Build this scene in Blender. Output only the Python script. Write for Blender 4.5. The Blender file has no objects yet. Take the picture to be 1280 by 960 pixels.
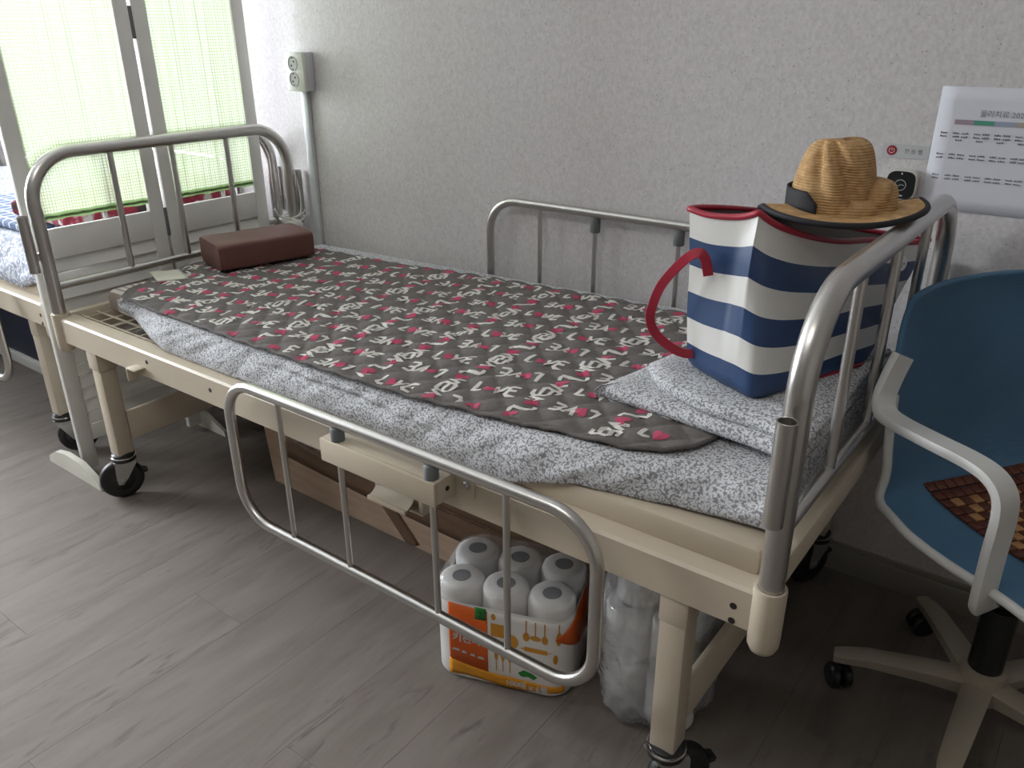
import bpy, bmesh, math, random
import numpy as np
from mathutils import Vector, Matrix, noise

random.seed(7)
SC = bpy.context.scene
COL = SC.collection
PI = math.pi

# ------------------------------------------------------------------ camera
cam_d = bpy.data.cameras.new('camera')
cam = bpy.data.objects.new('camera', cam_d); COL.objects.link(cam)
cam_d.sensor_width = 36.0
cam_d.lens = 28.556
cam_d.clip_start = 0.02
CR = Matrix(((0.7998, -0.2384, 0.5509), (0.6003, 0.3256, -0.7305), (-0.0052, 0.9150, 0.4035)))
cam.matrix_world = Matrix.Translation((2.2659, -0.9463, 1.2481)) @ CR.to_quaternion().to_matrix().to_4x4()
SC.camera = cam

# ------------------------------------------------------------------ sky, daylight and added ceiling fill
w = bpy.data.worlds.new('overcast_sky'); SC.world = w; w.use_nodes = True
bg = w.node_tree.nodes['Background']
bg.inputs[0].default_value = (0.90, 0.95, 1.0, 1)
bg.inputs[1].default_value = 26.0
SC.view_settings.view_transform = 'Standard'
SC.view_settings.look = 'None'
SC.view_settings.exposure = 0.12
SC.view_settings.gamma = 1.0
SC.view_settings.use_curve_mapping = False

def portal(name, loc, rot, sx, sy):
    l = bpy.data.lights.new(name, 'AREA'); l.shape = 'RECTANGLE'; l.size = sx; l.size_y = sy
    l.cycles.is_portal = True
    o = bpy.data.objects.new(name, l); COL.objects.link(o); o.location = loc; o.rotation_euler = rot

cl_d = bpy.data.lights.new('ceiling_fill_light', 'AREA'); cl_d.shape = 'RECTANGLE'; cl_d.size = 1.2; cl_d.size_y = .5  # unseen fill light added to brighten the screen front and louvres
cl_d.energy = 10; cl_d.color = (1.0, .97, .93)
cl_o = bpy.data.objects.new('ceiling_fill_light', cl_d); COL.objects.link(cl_o); cl_o.location = (1.3, -1.3, 2.38)

# ------------------------------------------------------------------ node helpers
class NT:
    def __init__(s, name):
        s.m = bpy.data.materials.new(name); s.m.use_nodes = True
        s.t = s.m.node_tree; s.t.nodes.clear()
        s.out = s.t.nodes.new('ShaderNodeOutputMaterial')
    def n(s, typ, **kw):
        x = s.t.nodes.new(typ)
        for k, v in kw.items():
            if k.startswith('_'): setattr(x, k[1:], v)
        return x
    def l(s, a, b): s.t.links.new(a, b)
    def coord(s, scale=(1, 1, 1), world=False, rot=(0, 0, 0)):
        mp = s.n('ShaderNodeMapping'); mp.inputs['Scale'].default_value = scale; mp.inputs['Rotation'].default_value = rot
        if world:
            g = s.n('ShaderNodeNewGeometry'); s.l(g.outputs['Position'], mp.inputs['Vector'])
        else:
            g = s.n('ShaderNodeTexCoord'); s.l(g.outputs['Object'], mp.inputs['Vector'])
        return mp.outputs[0]
    def noise(s, vec, scale, detail=3, rough=.5, dist=0):
        x = s.n('ShaderNodeTexNoise'); x.inputs['Scale'].default_value = scale; x.inputs['Detail'].default_value = detail
        x.inputs['Roughness'].default_value = rough; x.inputs['Distortion'].default_value = dist
        s.l(vec, x.inputs['Vector']); return x.outputs[0]
    def vor(s, vec, scale, out='Distance', feature='F1', rnd=1):
        x = s.n('ShaderNodeTexVoronoi', _feature=feature); x.inputs['Scale'].default_value = scale
        x.inputs['Randomness'].default_value = rnd
        s.l(vec, x.inputs['Vector']); return x.outputs[out]
    def ramp(s, fac, stops, interp='LINEAR'):
        x = s.n('ShaderNodeValToRGB'); x.color_ramp.interpolation = interp
        els = x.color_ramp.elements
        while len(els) < len(stops): els.new(.5)
        for e, (p, c) in zip(els, stops):
            e.position = p; e.color = (c, c, c, 1) if isinstance(c, (int, float)) else (*c, 1)
        s.l(fac, x.inputs[0]); return x.outputs[0]
    def mix(s, fac, a, b, typ='MIX'):
        x = s.n('ShaderNodeMix', _data_type='RGBA', _blend_type=typ)
        for i, v in ((0, fac), (6, a), (7, b)):
            if isinstance(v, (int, float)): x.inputs[i].default_value = v if i == 0 else (v, v, v, 1)
            elif isinstance(v, tuple): x.inputs[i].default_value = (*v, 1)
            else: s.l(v, x.inputs[i])
        return x.outputs[2]
    def math(s, op, a, b=0.0):
        x = s.n('ShaderNodeMath', _operation=op)
        for i, v in ((0, a), (1, b)):
            if isinstance(v, (int, float)): x.inputs[i].default_value = v
            else: s.l(v, x.inputs[i])
        return x.outputs[0]
    def bump(s, h, dist=.002, strength=.5):
        x = s.n('ShaderNodeBump'); x.inputs['Strength'].default_value = strength; x.inputs['Distance'].default_value = dist
        s.l(h, x.inputs['Height']); return x.outputs[0]
    def bsdf(s, col, rough=.5, metal=0., spec=None, bump=None, **kw):
        x = s.n('ShaderNodeBsdfPrincipled')
        for k, v in (('Base Color', col), ('Roughness', rough), ('Metallic', metal), *kw.items()):
            k = k.replace('_', ' ')
            if isinstance(v, tuple): x.inputs[k].default_value = (*v, 1)
            elif isinstance(v, (int, float)): x.inputs[k].default_value = v
            else: s.l(v, x.inputs[k])
        if spec is not None: x.inputs['Specular IOR Level'].default_value = spec
        if bump is not None: s.l(bump, x.inputs['Normal'])
        return x.outputs[0]
    def done(s, sh): s.l(sh, s.out.inputs[0]); return s.m

def plain(name, col, rough=.5, metal=0., vary=.12, scale=8, bump=0., spec=None):
    """plain finish with a faint procedural unevenness and grain"""
    t = NT(name); v = t.coord()
    n = t.noise(v, scale, 4)
    k = t.ramp(n, [(.3, tuple(c * (1 - vary) for c in col)), (.7, tuple(min(1, c * (1 + vary * .6)) for c in col))])
    b = t.bump(t.noise(v, 400, 2), .001, bump) if bump else None
    return t.done(t.bsdf(k, rough, metal, spec, b))

def worn_paint(name, col, dirt=(.30, .22, .14)):
    t = NT(name); v = t.coord()
    base = t.ramp(t.noise(v, 5, 3), [(.3, tuple(c * .93 for c in col)), (.7, col)])
    spots = t.ramp(t.noise(v, 60, 3, .7), [(.70, 0.), (.76, .8)])
    area = t.ramp(t.noise(v, 6, 2), [(.5, 0.), (.62, 1.)])
    return t.done(t.bsdf(t.mix(t.math('MULTIPLY', spots, area), base, dirt), .42, 0, .4))

def steel(name, col=(.60, .585, .56), rough=.30):
    t = NT(name); v = t.coord((1, 1, 1))
    k = t.ramp(t.noise(v, 9, 2, .5), [(.3, tuple(c * .94 for c in col)), (.7, col)])
    r = rough
    return t.done(t.bsdf(k, r, 1.0))

M = {}
M['steel'] = steel('brushed_stainless_steel')
M['chrome'] = steel('bright_chrome', (.75, .75, .74), .12)
M['cream'] = worn_paint('cream_enamel', (.55, .475, .37))
M['white_paint'] = plain('white_satin_paint', (.70, .69, .655), .45, vary=.05, spec=.3)
M['foot_white'] = plain('ivory_painted_wood', (.62, .60, .52), .5, vary=.08)
M['rubber_grey'] = plain('grey_rubber', (.13, .14, .14), .6)
M['black'] = plain('black_rubber', (.012, .012, .013), .45)
M['black_plastic'] = plain('black_plastic', (.015, .017, .018), .3)
M['grey_steel'] = plain('dull_grey_steel', (.46, .46, .45), .42, .75)
M['white_plastic'] = plain('white_plastic', (.68, .68, .64), .35, vary=.04)
M['grey_plastic'] = plain('pale_grey_plastic', (.55, .57, .58), .4, vary=.05)
M['outlet_grey'] = plain('shaded_grey_plastic', (.40, .40, .385), .45, vary=.05)  # darker grey puts recess shade into the outlet colour
M['dark_hole'] = plain('dark_recess', (.02, .018, .015), .9)
M['chair_white'] = plain('off_white_plastic', (.62, .62, .60), .4, vary=.04)
M['taupe_plastic'] = plain('ivory_plastic_base', (.38, .335, .26), .45)
M['red_trim'] = plain('red_leatherette', (.36, .018, .04), .4, vary=.15, scale=40)
M['red_print'] = plain('pink_red_print', (.44, .055, .115), .85)
M['white_print'] = plain('cream_print', (.62, .60, .56), .85, vary=.06)
M['black_band'] = plain('black_ribbon', (.012, .012, .016), .7)
M['navy_box'] = plain('navy_plastic', (.012, .022, .055), .45)
M['paper'] = plain('white_paper', (.68, .69, .75), .8, vary=.02)
M['grey_ink'] = plain('grey_ink', (.20, .20, .23), .8)
M['orange'] = plain('orange_print', (.72, .12, .012), .32, vary=.06)
M['yellow'] = plain('yellow_print', (.72, .30, .015), .32, vary=.06)
M['mustard'] = plain('mustard_print', (.62, .28, .03), .32)
M['green'] = plain('green_print', (.02, .22, .03), .35)
M['film_white'] = plain('white_wrapping_film', (.78, .76, .73), .28, vary=.05)
M['tissue'] = plain('white_tissue_paper', (.84, .83, .82), .95, vary=.05, scale=30, bump=.4)
M['core'] = plain('grey_card_core', (.22, .23, .25), .9)
M['gold_tile'] = None

# wall paper: pale grey, fine speckle and vertical brushing
t = NT('speckled_wallpaper'); v = t.coord(world=True)
vv = t.coord((1, 1, .35), world=True)
c = t.ramp(t.noise(t.coord((1, 1, .75), True), 130, 3, .65), [(.28, (.565, .541, .546)), (.72, (.705, .678, .684))])
fl = t.ramp(t.vor(v, 95), [(.14, 1.), (.24, 0.)])
fm = t.ramp(t.noise(v, 40, 2), [(.50, 0.), (.62, 1.)])
c = t.mix(t.math('MULTIPLY', t.math('MULTIPLY', fl, fm), .50), c, (.27, .25, .24))
fw = t.ramp(t.vor(t.coord((1, 1, .5), True, (0, .5, 0)), 120), [(.10, 1.), (.19, 0.)])
c = t.mix(t.math('MULTIPLY', fw, .45), c, (.80, .80, .79))
M['wall'] = t.done(t.bsdf(c, .75, 0, .25, t.bump(t.noise(v, 150, 2), .0015, .35)))
M['ceiling'] = plain('white_ceiling_board', (.74, .73, .71), .9, vary=.03)
M['wall_plain'] = plain('pale_painted_wall', (.56, .55, .53), .85, vary=.04)
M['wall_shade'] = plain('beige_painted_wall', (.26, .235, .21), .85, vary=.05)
M['baseboard'] = plain('taupe_baseboard', (.30, .28, .25), .5, vary=.05)

# vinyl floor planks: grey wood grain running along y
t = NT('grey_oak_vinyl')
oi = t.n('ShaderNodeObjectInfo')
mp = t.n('ShaderNodeMapping'); mp.inputs['Scale'].default_value = (1, .19, 1)
g = t.n('ShaderNodeNewGeometry'); t.l(g.outputs['Position'], mp.inputs[0])
cx = t.n('ShaderNodeCombineXYZ'); t.l(t.math('MULTIPLY', oi.outputs['Random'], 37.), cx.inputs[2]); t.l(t.math('MULTIPLY', oi.outputs['Random'], 3.), cx.inputs[1])
ad = t.n('ShaderNodeVectorMath', _operation='ADD'); t.l(mp.outputs[0], ad.inputs[0]); t.l(cx.outputs[0], ad.inputs[1])
v = ad.outputs[0]
c1 = t.ramp(t.noise(v, 17, 4, .6, .5), [(.25, (.150, .128, .111)), (.5, (.186, .162, .142)), (.78, (.222, .196, .174))])
st = t.ramp(t.noise(v, 34, 3, .6, .9), [(.56, 0.), (.72, .8)])
pt = t.ramp(t.noise(v, 7, 2), [(.44, 0.), (.60, 1.)])
c1 = t.mix(t.math('MULTIPLY', st, pt), c1, (.085, .075, .068))
c1 = t.mix(t.math('MULTIPLY', oi.outputs['Random'], .16), c1, (.145, .125, .108))
M['plank'] = t.done(t.bsdf(c1, .68, 0, .16, t.bump(t.noise(v, 90, 3), .001, .25)))
M['plank_base'] = plain('dark_joint', (.10, .088, .078), .8)

# speckled sheet: grey cotton with small white leaf flecks
def sheet_mat(name, dark, light, sc=150, thr=(.40, .54)):
    t = NT(name); v = t.coord()
    d = t.n('ShaderNodeTexNoise'); d.inputs['Scale'].default_value = 60; t.l(v, d.inputs['Vector'])
    mx = t.n('ShaderNodeVectorMath', _operation='SCALE'); mx.inputs['Scale'].default_value = .012; t.l(d.outputs['Color'], mx.inputs[0])
    a = t.n('ShaderNodeVectorMath', _operation='ADD'); t.l(v, a.inputs[0]); t.l(mx.outputs[0], a.inputs[1])
    f = t.vor(a.outputs[0], sc, rnd=1)
    f2 = t.noise(a.outputs[0], sc * .8, 2, .5)
    f = t.math('ADD', t.math('MULTIPLY', f, .55), t.math('MULTIPLY', f2, .42))
    c = t.ramp(f, [(thr[0], light), (thr[1], dark)])
    return t.done(t.bsdf(c, .9, 0, .2, t.bump(t.noise(v, 500, 2), .001, .3)))
M['sheet'] = sheet_mat('grey_leaf_print_cotton', (.225, .225, .24), (.60, .605, .62), 260, (.44, .60))
M['left_sheet'] = sheet_mat('pale_blue_leaf_print_cotton', (.30, .33, .40), (.66, .68, .74), 95)

# mattress ticking stripes
t = NT('striped_ticking'); v = t.coord()
wv = t.n('ShaderNodeTexWave', _wave_type='BANDS', _bands_direction='Y'); wv.inputs['Scale'].default_value = 14; wv.inputs['Distortion'].default_value = .3
t.l(v, wv.inputs['Vector'])
M['ticking'] = t.done(t.bsdf(t.ramp(wv.outputs[0], [(.30, (.36, .29, .26)), (.42, (.64, .61, .57))]), .9, 0, .2))
# quilted pad cloth
t = NT('dark_grey_quilted_cotton'); v = t.coord()
c = t.ramp(t.noise(v, 120, 3), [(.3, (.128, .116, .111)), (.7, (.160, .147, .140))])
M['pad'] = t.done(t.bsdf(c, .92, 0, .2, t.bump(t.noise(v, 900, 2), .0006, .4)))
# brown leatherette
t = NT('brown_leatherette'); v = t.coord()
c = t.ramp(t.noise(v, 9, 3), [(.3, (.105, .042, .034)), (.7, (.14, .058, .048))])
M['brown'] = t.done(t.bsdf(c, .5, 0, .35, t.bump(t.vor(v, 500), .0006, .35)))
# cardboard
t = NT('brown_cardboard'); v = t.coord((1, 1, 6))
c = t.ramp(t.noise(v, 9, 4), [(.3, (.43, .305, .22)), (.7, (.52, .38, .28))])
M['card'] = t.done(t.bsdf(c, .85, 0, .2))
M['tape'] = plain('brown_packing_tape', (.17, .10, .06), .3, vary=.12, scale=20)
# green mesh curtain: threads with open cells
t = NT('green_open_weave_cloth')
uv = t.n('ShaderNodeUVMap')
sp = t.n('ShaderNodeSeparateXYZ'); t.l(uv.outputs[0], sp.inputs[0])
def thread(sock, freq, wd):
    f = t.math('FRACT', t.math('MULTIPLY', sock, freq))
    return t.math('LESS_THAN', f, wd)
u_ = thread(sp.outputs[0], 44, .30); v_ = thread(sp.outputs[1], 104, .24)
hem = t.math('LESS_THAN', sp.outputs[1], .022)
thr = t.math('MAXIMUM', t.math('MAXIMUM', u_, v_), hem)
fold = t.ramp(t.noise(t.coord((1, 26, .4)), 1, 3, .7), [(.30, (.42, .52, .28)), (.42, (.64, .71, .52)), (.72, (.71, .75, .62))])  # darker vertical streaks put the shade of gathered folds into the cloth colour
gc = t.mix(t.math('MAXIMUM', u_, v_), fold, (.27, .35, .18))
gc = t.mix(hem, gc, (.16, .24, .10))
df = t.n('ShaderNodeBsdfDiffuse'); t.l(gc, df.inputs[0])
tl = t.n('ShaderNodeBsdfTranslucent'); t.l(gc, tl.inputs[0])
m1 = t.n('ShaderNodeMixShader'); m1.inputs[0].default_value = .60; t.l(df.outputs[0], m1.inputs[1]); t.l(tl.outputs[0], m1.inputs[2])
tr = t.n('ShaderNodeBsdfTransparent')
m2 = t.n('ShaderNodeMixShader'); t.l(t.math('ADD', t.math('MULTIPLY', thr, .27), .70), m2.inputs[0]); t.l(tr.outputs[0], m2.inputs[1]); t.l(m1.outputs[0], m2.inputs[2])
t.l(m2.outputs[0], t.out.inputs[0]); M['curtain'] = t.m
# clear crumpled film
def film(name, opac, col, gloss=.25):
    t = NT(name); v = t.coord()
    nb = t.bump(t.noise(v, 22, 3, .6, 1.2), .012, .7)
    tr = t.n('ShaderNodeBsdfTransparent'); df = t.n('ShaderNodeBsdfTranslucent'); df.inputs[0].default_value = (*col, 1)
    d2 = t.n('ShaderNodeBsdfDiffuse'); d2.inputs[0].default_value = (*col, 1)
    gl = t.n('ShaderNodeBsdfGlossy'); gl.inputs['Roughness'].default_value = .14; t.l(nb, gl.inputs['Normal'])
    fr = t.n('ShaderNodeLayerWeight'); fr.inputs[0].default_value = .35; t.l(nb, fr.inputs['Normal'])
    a = t.n('ShaderNodeMixShader'); a.inputs[0].default_value = .5; t.l(df.outputs[0], a.inputs[1]); t.l(d2.outputs[0], a.inputs[2])
    b = t.n('ShaderNodeMixShader'); b.inputs[0].default_value = opac; t.l(tr.outputs[0], b.inputs[1]); t.l(a.outputs[0], b.inputs[2])
    e = t.n('ShaderNodeMixShader'); t.l(t.math('MULTIPLY', t.math('ADD', fr.outputs['Fresnel'], .12), gloss * 2), e.inputs[0])
    t.l(b.outputs[0], e.inputs[1]); t.l(gl.outputs[0], e.inputs[2])
    t.l(e.outputs[0], t.out.inputs[0]); return t.m
M['film'] = film('clear_plastic_film', .34, (.92, .93, .95), .36)
M['film_thin'] = film('thin_clear_wrap', .12, (.85, .85, .85), .16)
t = NT('window_glass')
tr = t.n('ShaderNodeBsdfTransparent'); gl = t.n('ShaderNodeBsdfGlossy'); gl.inputs['Roughness'].default_value = .02
fr = t.n('ShaderNodeFresnel'); mx = t.n('ShaderNodeMixShader')
t.l(fr.outputs[0], mx.inputs[0]); t.l(tr.outputs[0], mx.inputs[1]); t.l(gl.outputs[0], mx.inputs[2])
t.l(mx.outputs[0], t.out.inputs[0]); M['glass'] = t.m
# bag leatherette
M['bag_white'] = plain('white_leatherette', (.66, .65, .62), .38, vary=.05, scale=14, bump=.15)
M['bag_blue'] = plain('navy_blue_leatherette', (.022, .055, .145), .38, vary=.12, scale=14, bump=.15)
M['bag_in'] = plain('grey_bag_lining', (.16, .15, .145), .8)
# straw
t = NT('woven_straw'); v = t.coord()
wv = t.n('ShaderNodeTexWave', _wave_type='BANDS', _bands_direction='Z'); wv.inputs['Scale'].default_value = 75; wv.inputs['Distortion'].default_value = 1.2; wv.inputs['Detail Scale'].default_value = 2
t.l(v, wv.inputs['Vector'])
c = t.ramp(t.noise(v, 90, 3), [(.3, (.43, .25, .105)), (.7, (.60, .39, .19))])
c = t.mix(t.math('MULTIPLY', wv.outputs[0], .18), c, (.30, .16, .06))
M['straw'] = t.done(t.bsdf(c, .75, 0, .25, t.bump(wv.outputs[0], .002, .6)))
# chair mesh cloth
t = NT('blue_mesh_fabric'); v = t.coord()
ck = t.n('ShaderNodeTexChecker'); ck.inputs['Scale'].default_value = 420; t.l(v, ck.inputs['Vector'])
c = t.ramp(t.noise(v, 7, 2), [(.3, (.072, .165, .275)), (.7, (.092, .20, .32))])
c = t.mix(t.math('MULTIPLY', ck.outputs['Fac'], .22), c, (.028, .065, .115))
M['mesh_blue'] = t.done(t.bsdf(c, .7, 0, .3, t.bump(ck.outputs['Fac'], .0008, .3)))
def wood(name, a, b):
    t = NT(name); v = t.coord((1, 8, 1)); oi = t.n('ShaderNodeObjectInfo')
    c = t.ramp(t.noise(v, 40, 3), [(.3, a), (.7, b)])
    c = t.mix(t.math('MULTIPLY', oi.outputs['Random'], .35), c, tuple(x * .6 for x in a))
    return t.done(t.bsdf(c, .38, 0, .45))
M['bead_dark'] = wood('dark_bamboo_bead', (.11, .030, .014), (.16, .05, .024))
M['bead_tan'] = wood('tan_bamboo_bead', (.44, .215, .08), (.55, .30, .12))
M['plaid'] = None
t = NT('blue_plaid_cloth'); v = t.coord()
w1 = t.n('ShaderNodeTexWave', _bands_direction='X'); w1.inputs['Scale'].default_value = 7; t.l(v, w1.inputs['Vector'])
w2 = t.n('ShaderNodeTexWave', _bands_direction='Y'); w2.inputs['Scale'].default_value = 7; t.l(v, w2.inputs['Vector'])
f = t.math('MAXIMUM', t.math('GREATER_THAN', w1.outputs[0], .93), t.math('GREATER_THAN', w2.outputs[0], .93))
M['plaid'] = t.done(t.bsdf(t.mix(f, (.10, .15, .27), (.55, .60, .68)), .9))
t = NT('red_floral_cloth'); v = t.coord()
f = t.ramp(t.noise(v, 16, 2), [(.40, (.05, .03, .035)), (.50, (.22, .02, .04)), (.60, (.30, .03, .06)), (.66, (.50, .46, .46))])
M['floral'] = t.done(t.bsdf(f, .9))
M['dark_cloth'] = plain('dark_blue_grey_cloth', (.05, .06, .09), .9)

# ------------------------------------------------------------------ mesh helpers
ORG = {}
class MB:
    """collects shapes into one mesh"""
    def __init__(s): s.v = []; s.f = []; s.mi = []
    def add(s, vs, fs, mi=0):
        b = len(s.v); s.v += [tuple(x) for x in vs]; s.f += [tuple(b + i for i in f) for f in fs]; s.mi += [mi] * len(fs); return s
    def box(s, lo, hi, bev=0., mi=0, mat=None):
        bm = bmesh.new(); bmesh.ops.create_cube(bm, size=1)
        for q in bm.verts: q.co = Vector([lo[i] + (q.co[i] + .5) * (hi[i] - lo[i]) for i in range(3)])
        if bev: bmesh.ops.bevel(bm, geom=list(bm.edges), offset=bev, segments=2, profile=.5, affect='EDGES')
        bm.verts.index_update()
        vs = [q.co.copy() if mat is None else mat @ q.co for q in bm.verts]
        s.add(vs, [[q.index for q in f.verts] for f in bm.faces], mi); bm.free(); return s
    def sweep(s, pts, r, seg=12, closed=False, caps=True, mi=0, flat=None):
        """tube along a path; flat=(half width, half thickness, up vector) gives a strap"""
        P = [Vector(p) for p in pts]; n = len(P); rings = []
        T = []
        for i in range(n):
            a = P[(i - 1) % n] if (closed or i > 0) else P[0]
            b = P[(i + 1) % n] if (closed or i < n - 1) else P[-1]
            T.append((b - a).normalized())
        up = Vector((0, 0, 1)) if abs(T[0].z) < .9 else Vector((1, 0, 0))
        N = (up - T[0] * up.dot(T[0])).normalized()
        for i in range(n):
            if flat:
                U = Vector(flat[2](i) if callable(flat[2]) else flat[2]); N = (U - T[i] * U.dot(T[i])).normalized()
            else:
                N = (N - T[i] * N.dot(T[i])).normalized()
            B = T[i].cross(N)
            rr = r[i] if isinstance(r, (list, tuple)) else r
            if flat:
                a, b = flat[0], flat[1]; c = .35
                sh = [(-a, -b * c), (-a * .9, -b), (a * .9, -b), (a, -b * c), (a, b * c), (a * .9, b), (-a * .9, b), (-a, b * c)]
                rings.append([P[i] + B * x + N * y for x, y in sh])
            else:
                rings.append([P[i] + (N * math.cos(k * 2 * PI / seg) + B * math.sin(k * 2 * PI / seg)) * rr for k in range(seg)])
        m = len(rings[0]); vs = [q for R_ in rings for q in R_]; fs = []
        for i in range(n if closed else n - 1):
            j = (i + 1) % n
            for k in range(m):
                k2 = (k + 1) % m; fs.append((i * m + k, i * m + k2, j * m + k2, j * m + k))
        if caps and not closed:
            fs.append(tuple(range(m - 1, -1, -1))); fs.append(tuple((n - 1) * m + k for k in range(m)))
        return s.add(vs, fs, mi)
    def lathe(s, prof, c, axis=(0, 0, 1), seg=24, mi=0):
        """prof: (radius, height) along the axis"""
        A = Vector(axis).normalized(); up = Vector((0, 0, 1)) if abs(A.z) < .9 else Vector((1, 0, 0))
        X = up.cross(A).normalized(); Y = A.cross(X); c = Vector(c)
        vs = [c + A * h + (X * math.cos(k * 2 * PI / seg) + Y * math.sin(k * 2 * PI / seg)) * r for r, h in prof for k in range(seg)]
        fs = []
        for i in range(len(prof) - 1):
            for k in range(seg):
                k2 = (k + 1) % seg; fs.append((i * seg + k, i * seg + k2, (i + 1) * seg + k2, (i + 1) * seg + k))
        if prof[0][0] > 1e-6: fs.append(tuple(range(seg - 1, -1, -1)))
        if prof[-1][0] > 1e-6: fs.append(tuple((len(prof) - 1) * seg + k for k in range(seg)))
        return s.add(vs, fs, mi)
    def grid(s, fn, nu, nv, mi=0, wrap_u=False, wrap_v=False, mif=None):
        vs = [fn(i / (nu if wrap_u else nu - 1), j / (nv if wrap_v else nv - 1)) for i in range(nu) for j in range(nv)]
        fs = []; b = len(s.v); s.v += [tuple(q) for q in vs]
        for i in range(nu if wrap_u else nu - 1):
            for j in range(nv if wrap_v else nv - 1):
                i2 = (i + 1) % nu; j2 = (j + 1) % nv
                s.f.append((b + i * nv + j, b + i2 * nv + j, b + i2 * nv + j2, b + i * nv + j2)); s.mi.append(mif(i, j) if mif else mi)
        return s
    def prism(s, poly, o, ax, ay, n, d, mi=0):
        """flat outline (2D points) in the plane o + x*ax + y*ay, raised by d along n"""
        o, ax, ay, n = map(Vector, (o, ax, ay, n)); k = len(poly)
        A = [o + ax * x + ay * y for x, y in poly]; B = [q + n * d for q in A]
        return s.add(A + B, [tuple(range(k - 1, -1, -1)), tuple(range(k, 2 * k))] + [(i, (i + 1) % k, k + (i + 1) % k, k + i) for i in range(k)], mi)
    def build(s, name, mats, parent=None, smooth=40, loc=None, thick=0., sub=0, uv=None):
        o3 = Vector(loc) if loc is not None else (ORG.get(parent.name, Vector()) if parent else Vector())
        me = bpy.data.meshes.new(name)
        me.from_pydata([(x[0] - o3.x, x[1] - o3.y, x[2] - o3.z) for x in s.v], [], s.f)
        if not isinstance(mats, (list, tuple)): mats = [mats]
        for m in mats: me.materials.append(m)
        me.polygons.foreach_set('material_index', s.mi)
        bm = bmesh.new(); bm.from_mesh(me)
        bmesh.ops.remove_doubles(bm, verts=bm.verts, dist=1e-6)
        if thick <= 0 and uv is None: bmesh.ops.recalc_face_normals(bm, faces=bm.faces)
        bm.to_mesh(me); bm.free()
        if smooth:
            me.polygons.foreach_set('use_smooth', [True] * len(me.polygons))
            me.set_sharp_from_angle(angle=math.radians(smooth))
        me.update()
        o = bpy.data.objects.new(name, me); COL.objects.link(o)
        if parent: o.parent = parent
        else: o.location = o3
        ORG[o.name] = o3
        if thick > 0:
            q = o.modifiers.new('thickness', 'SOLIDIFY'); q.thickness = thick; q.offset = -1
        if sub:
            q = o.modifiers.new('smooth', 'SUBSURF'); q.levels = sub; q.render_levels = sub
        return o

def tag(o, label, cat=None, group=None, kind=None):
    if label: o['label'] = label
    if cat: o['category'] = cat
    if group: o['group'] = group
    if kind: o['kind'] = kind
    return o
def thing(name, label, cat, loc, group=None):
    o = bpy.data.objects.new(name, None); COL.objects.link(o); o.location = loc; o.empty_display_size = .05
    ORG[o.name] = Vector(loc); return tag(o, label, cat, group)
def struct(o): o['kind'] = 'structure'; return o
def copy_tree(o, parent=None):
    c = o.copy(); COL.objects.link(c)
    if parent: c.parent = parent
    for ch in list(o.children): copy_tree(ch, c)
    return c
def arc(c, r, a0, a1, n, ax, ay):
    c, ax, ay = Vector(c), Vector(ax), Vector(ay)
    return [c + ax * (r * math.cos(a0 + (a1 - a0) * i / n)) + ay * (r * math.sin(a0 + (a1 - a0) * i / n)) for i in range(n + 1)]
def rrect(x0, x1, z0, z1, r, n=8):
    """rounded rectangle outline as 2D points"""
    o = []
    for cx_, cz_, a in ((x1 - r, z1 - r, 0), (x0 + r, z1 - r, PI / 2), (x0 + r, z0 + r, PI), (x1 - r, z0 + r, 1.5 * PI)):
        o += [(cx_ + r * math.cos(a + PI / 2 * i / n), cz_ + r * math.sin(a + PI / 2 * i / n)) for i in range(n + 1)]
    return o
def catmull(P, n=8, closed=False):
    P = [Vector(p) for p in P]; out = []; m = len(P)
    for i in range(m if closed else m - 1):
        if closed: p0, p1, p2, p3 = P[(i - 1) % m], P[i], P[(i + 1) % m], P[(i + 2) % m]
        else: p0, p1, p2, p3 = P[max(i - 1, 0)], P[i], P[i + 1], P[min(i + 2, m - 1)]
        for k in range(n):
            u = k / n
            out.append(.5 * ((2 * p1) + (p2 - p0) * u + (2 * p0 - 5 * p1 + 4 * p2 - p3) * u * u + (3 * p1 - p0 - 3 * p2 + p3) * u ** 3))
    if not closed: out.append(P[-1])
    return out
def lerp(a, b, u): return a + (b - a) * u
def pw(x, pts):
    if x <= pts[0][0]: return pts[0][1]
    for (a, p), (b, q) in zip(pts, pts[1:]):
        if x <= b:
            u = (x - a) / (b - a); u = u * u * (3 - 2 * u); return p + (q - p) * u
    return pts[-1][1]
def nz(x, y, z=0.): return noise.noise(Vector((x, y, z)))
def text_mesh(name, body, mat, parent, o, ax, ay, size, depth=.0004, align='LEFT', bold=0.):
    """flat printed lettering: reads along ax, letter tops towards ay"""
    cu = bpy.data.curves.new(name, 'FONT'); cu.body = body; cu.size = size; cu.align_x = align; cu.offset = bold; cu.resolution_u = 2
    ob = bpy.data.objects.new(name, cu); COL.objects.link(ob)
    me0 = ob.evaluated_get(bpy.context.evaluated_depsgraph_get()).to_mesh()
    vs = [q.co.copy() for q in me0.vertices]; fs = [tuple(p.vertices) for p in me0.polygons]
    bpy.data.objects.remove(ob); bpy.data.curves.remove(cu)
    ax, ay, o = Vector(ax).normalized(), Vector(ay).normalized(), Vector(o); n = ax.cross(ay)
    b = MB(); b.add([o + ax * q.x + ay * q.y + n * depth for q in vs], fs)
    return b.build(name, mat, parent, smooth=0)

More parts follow.
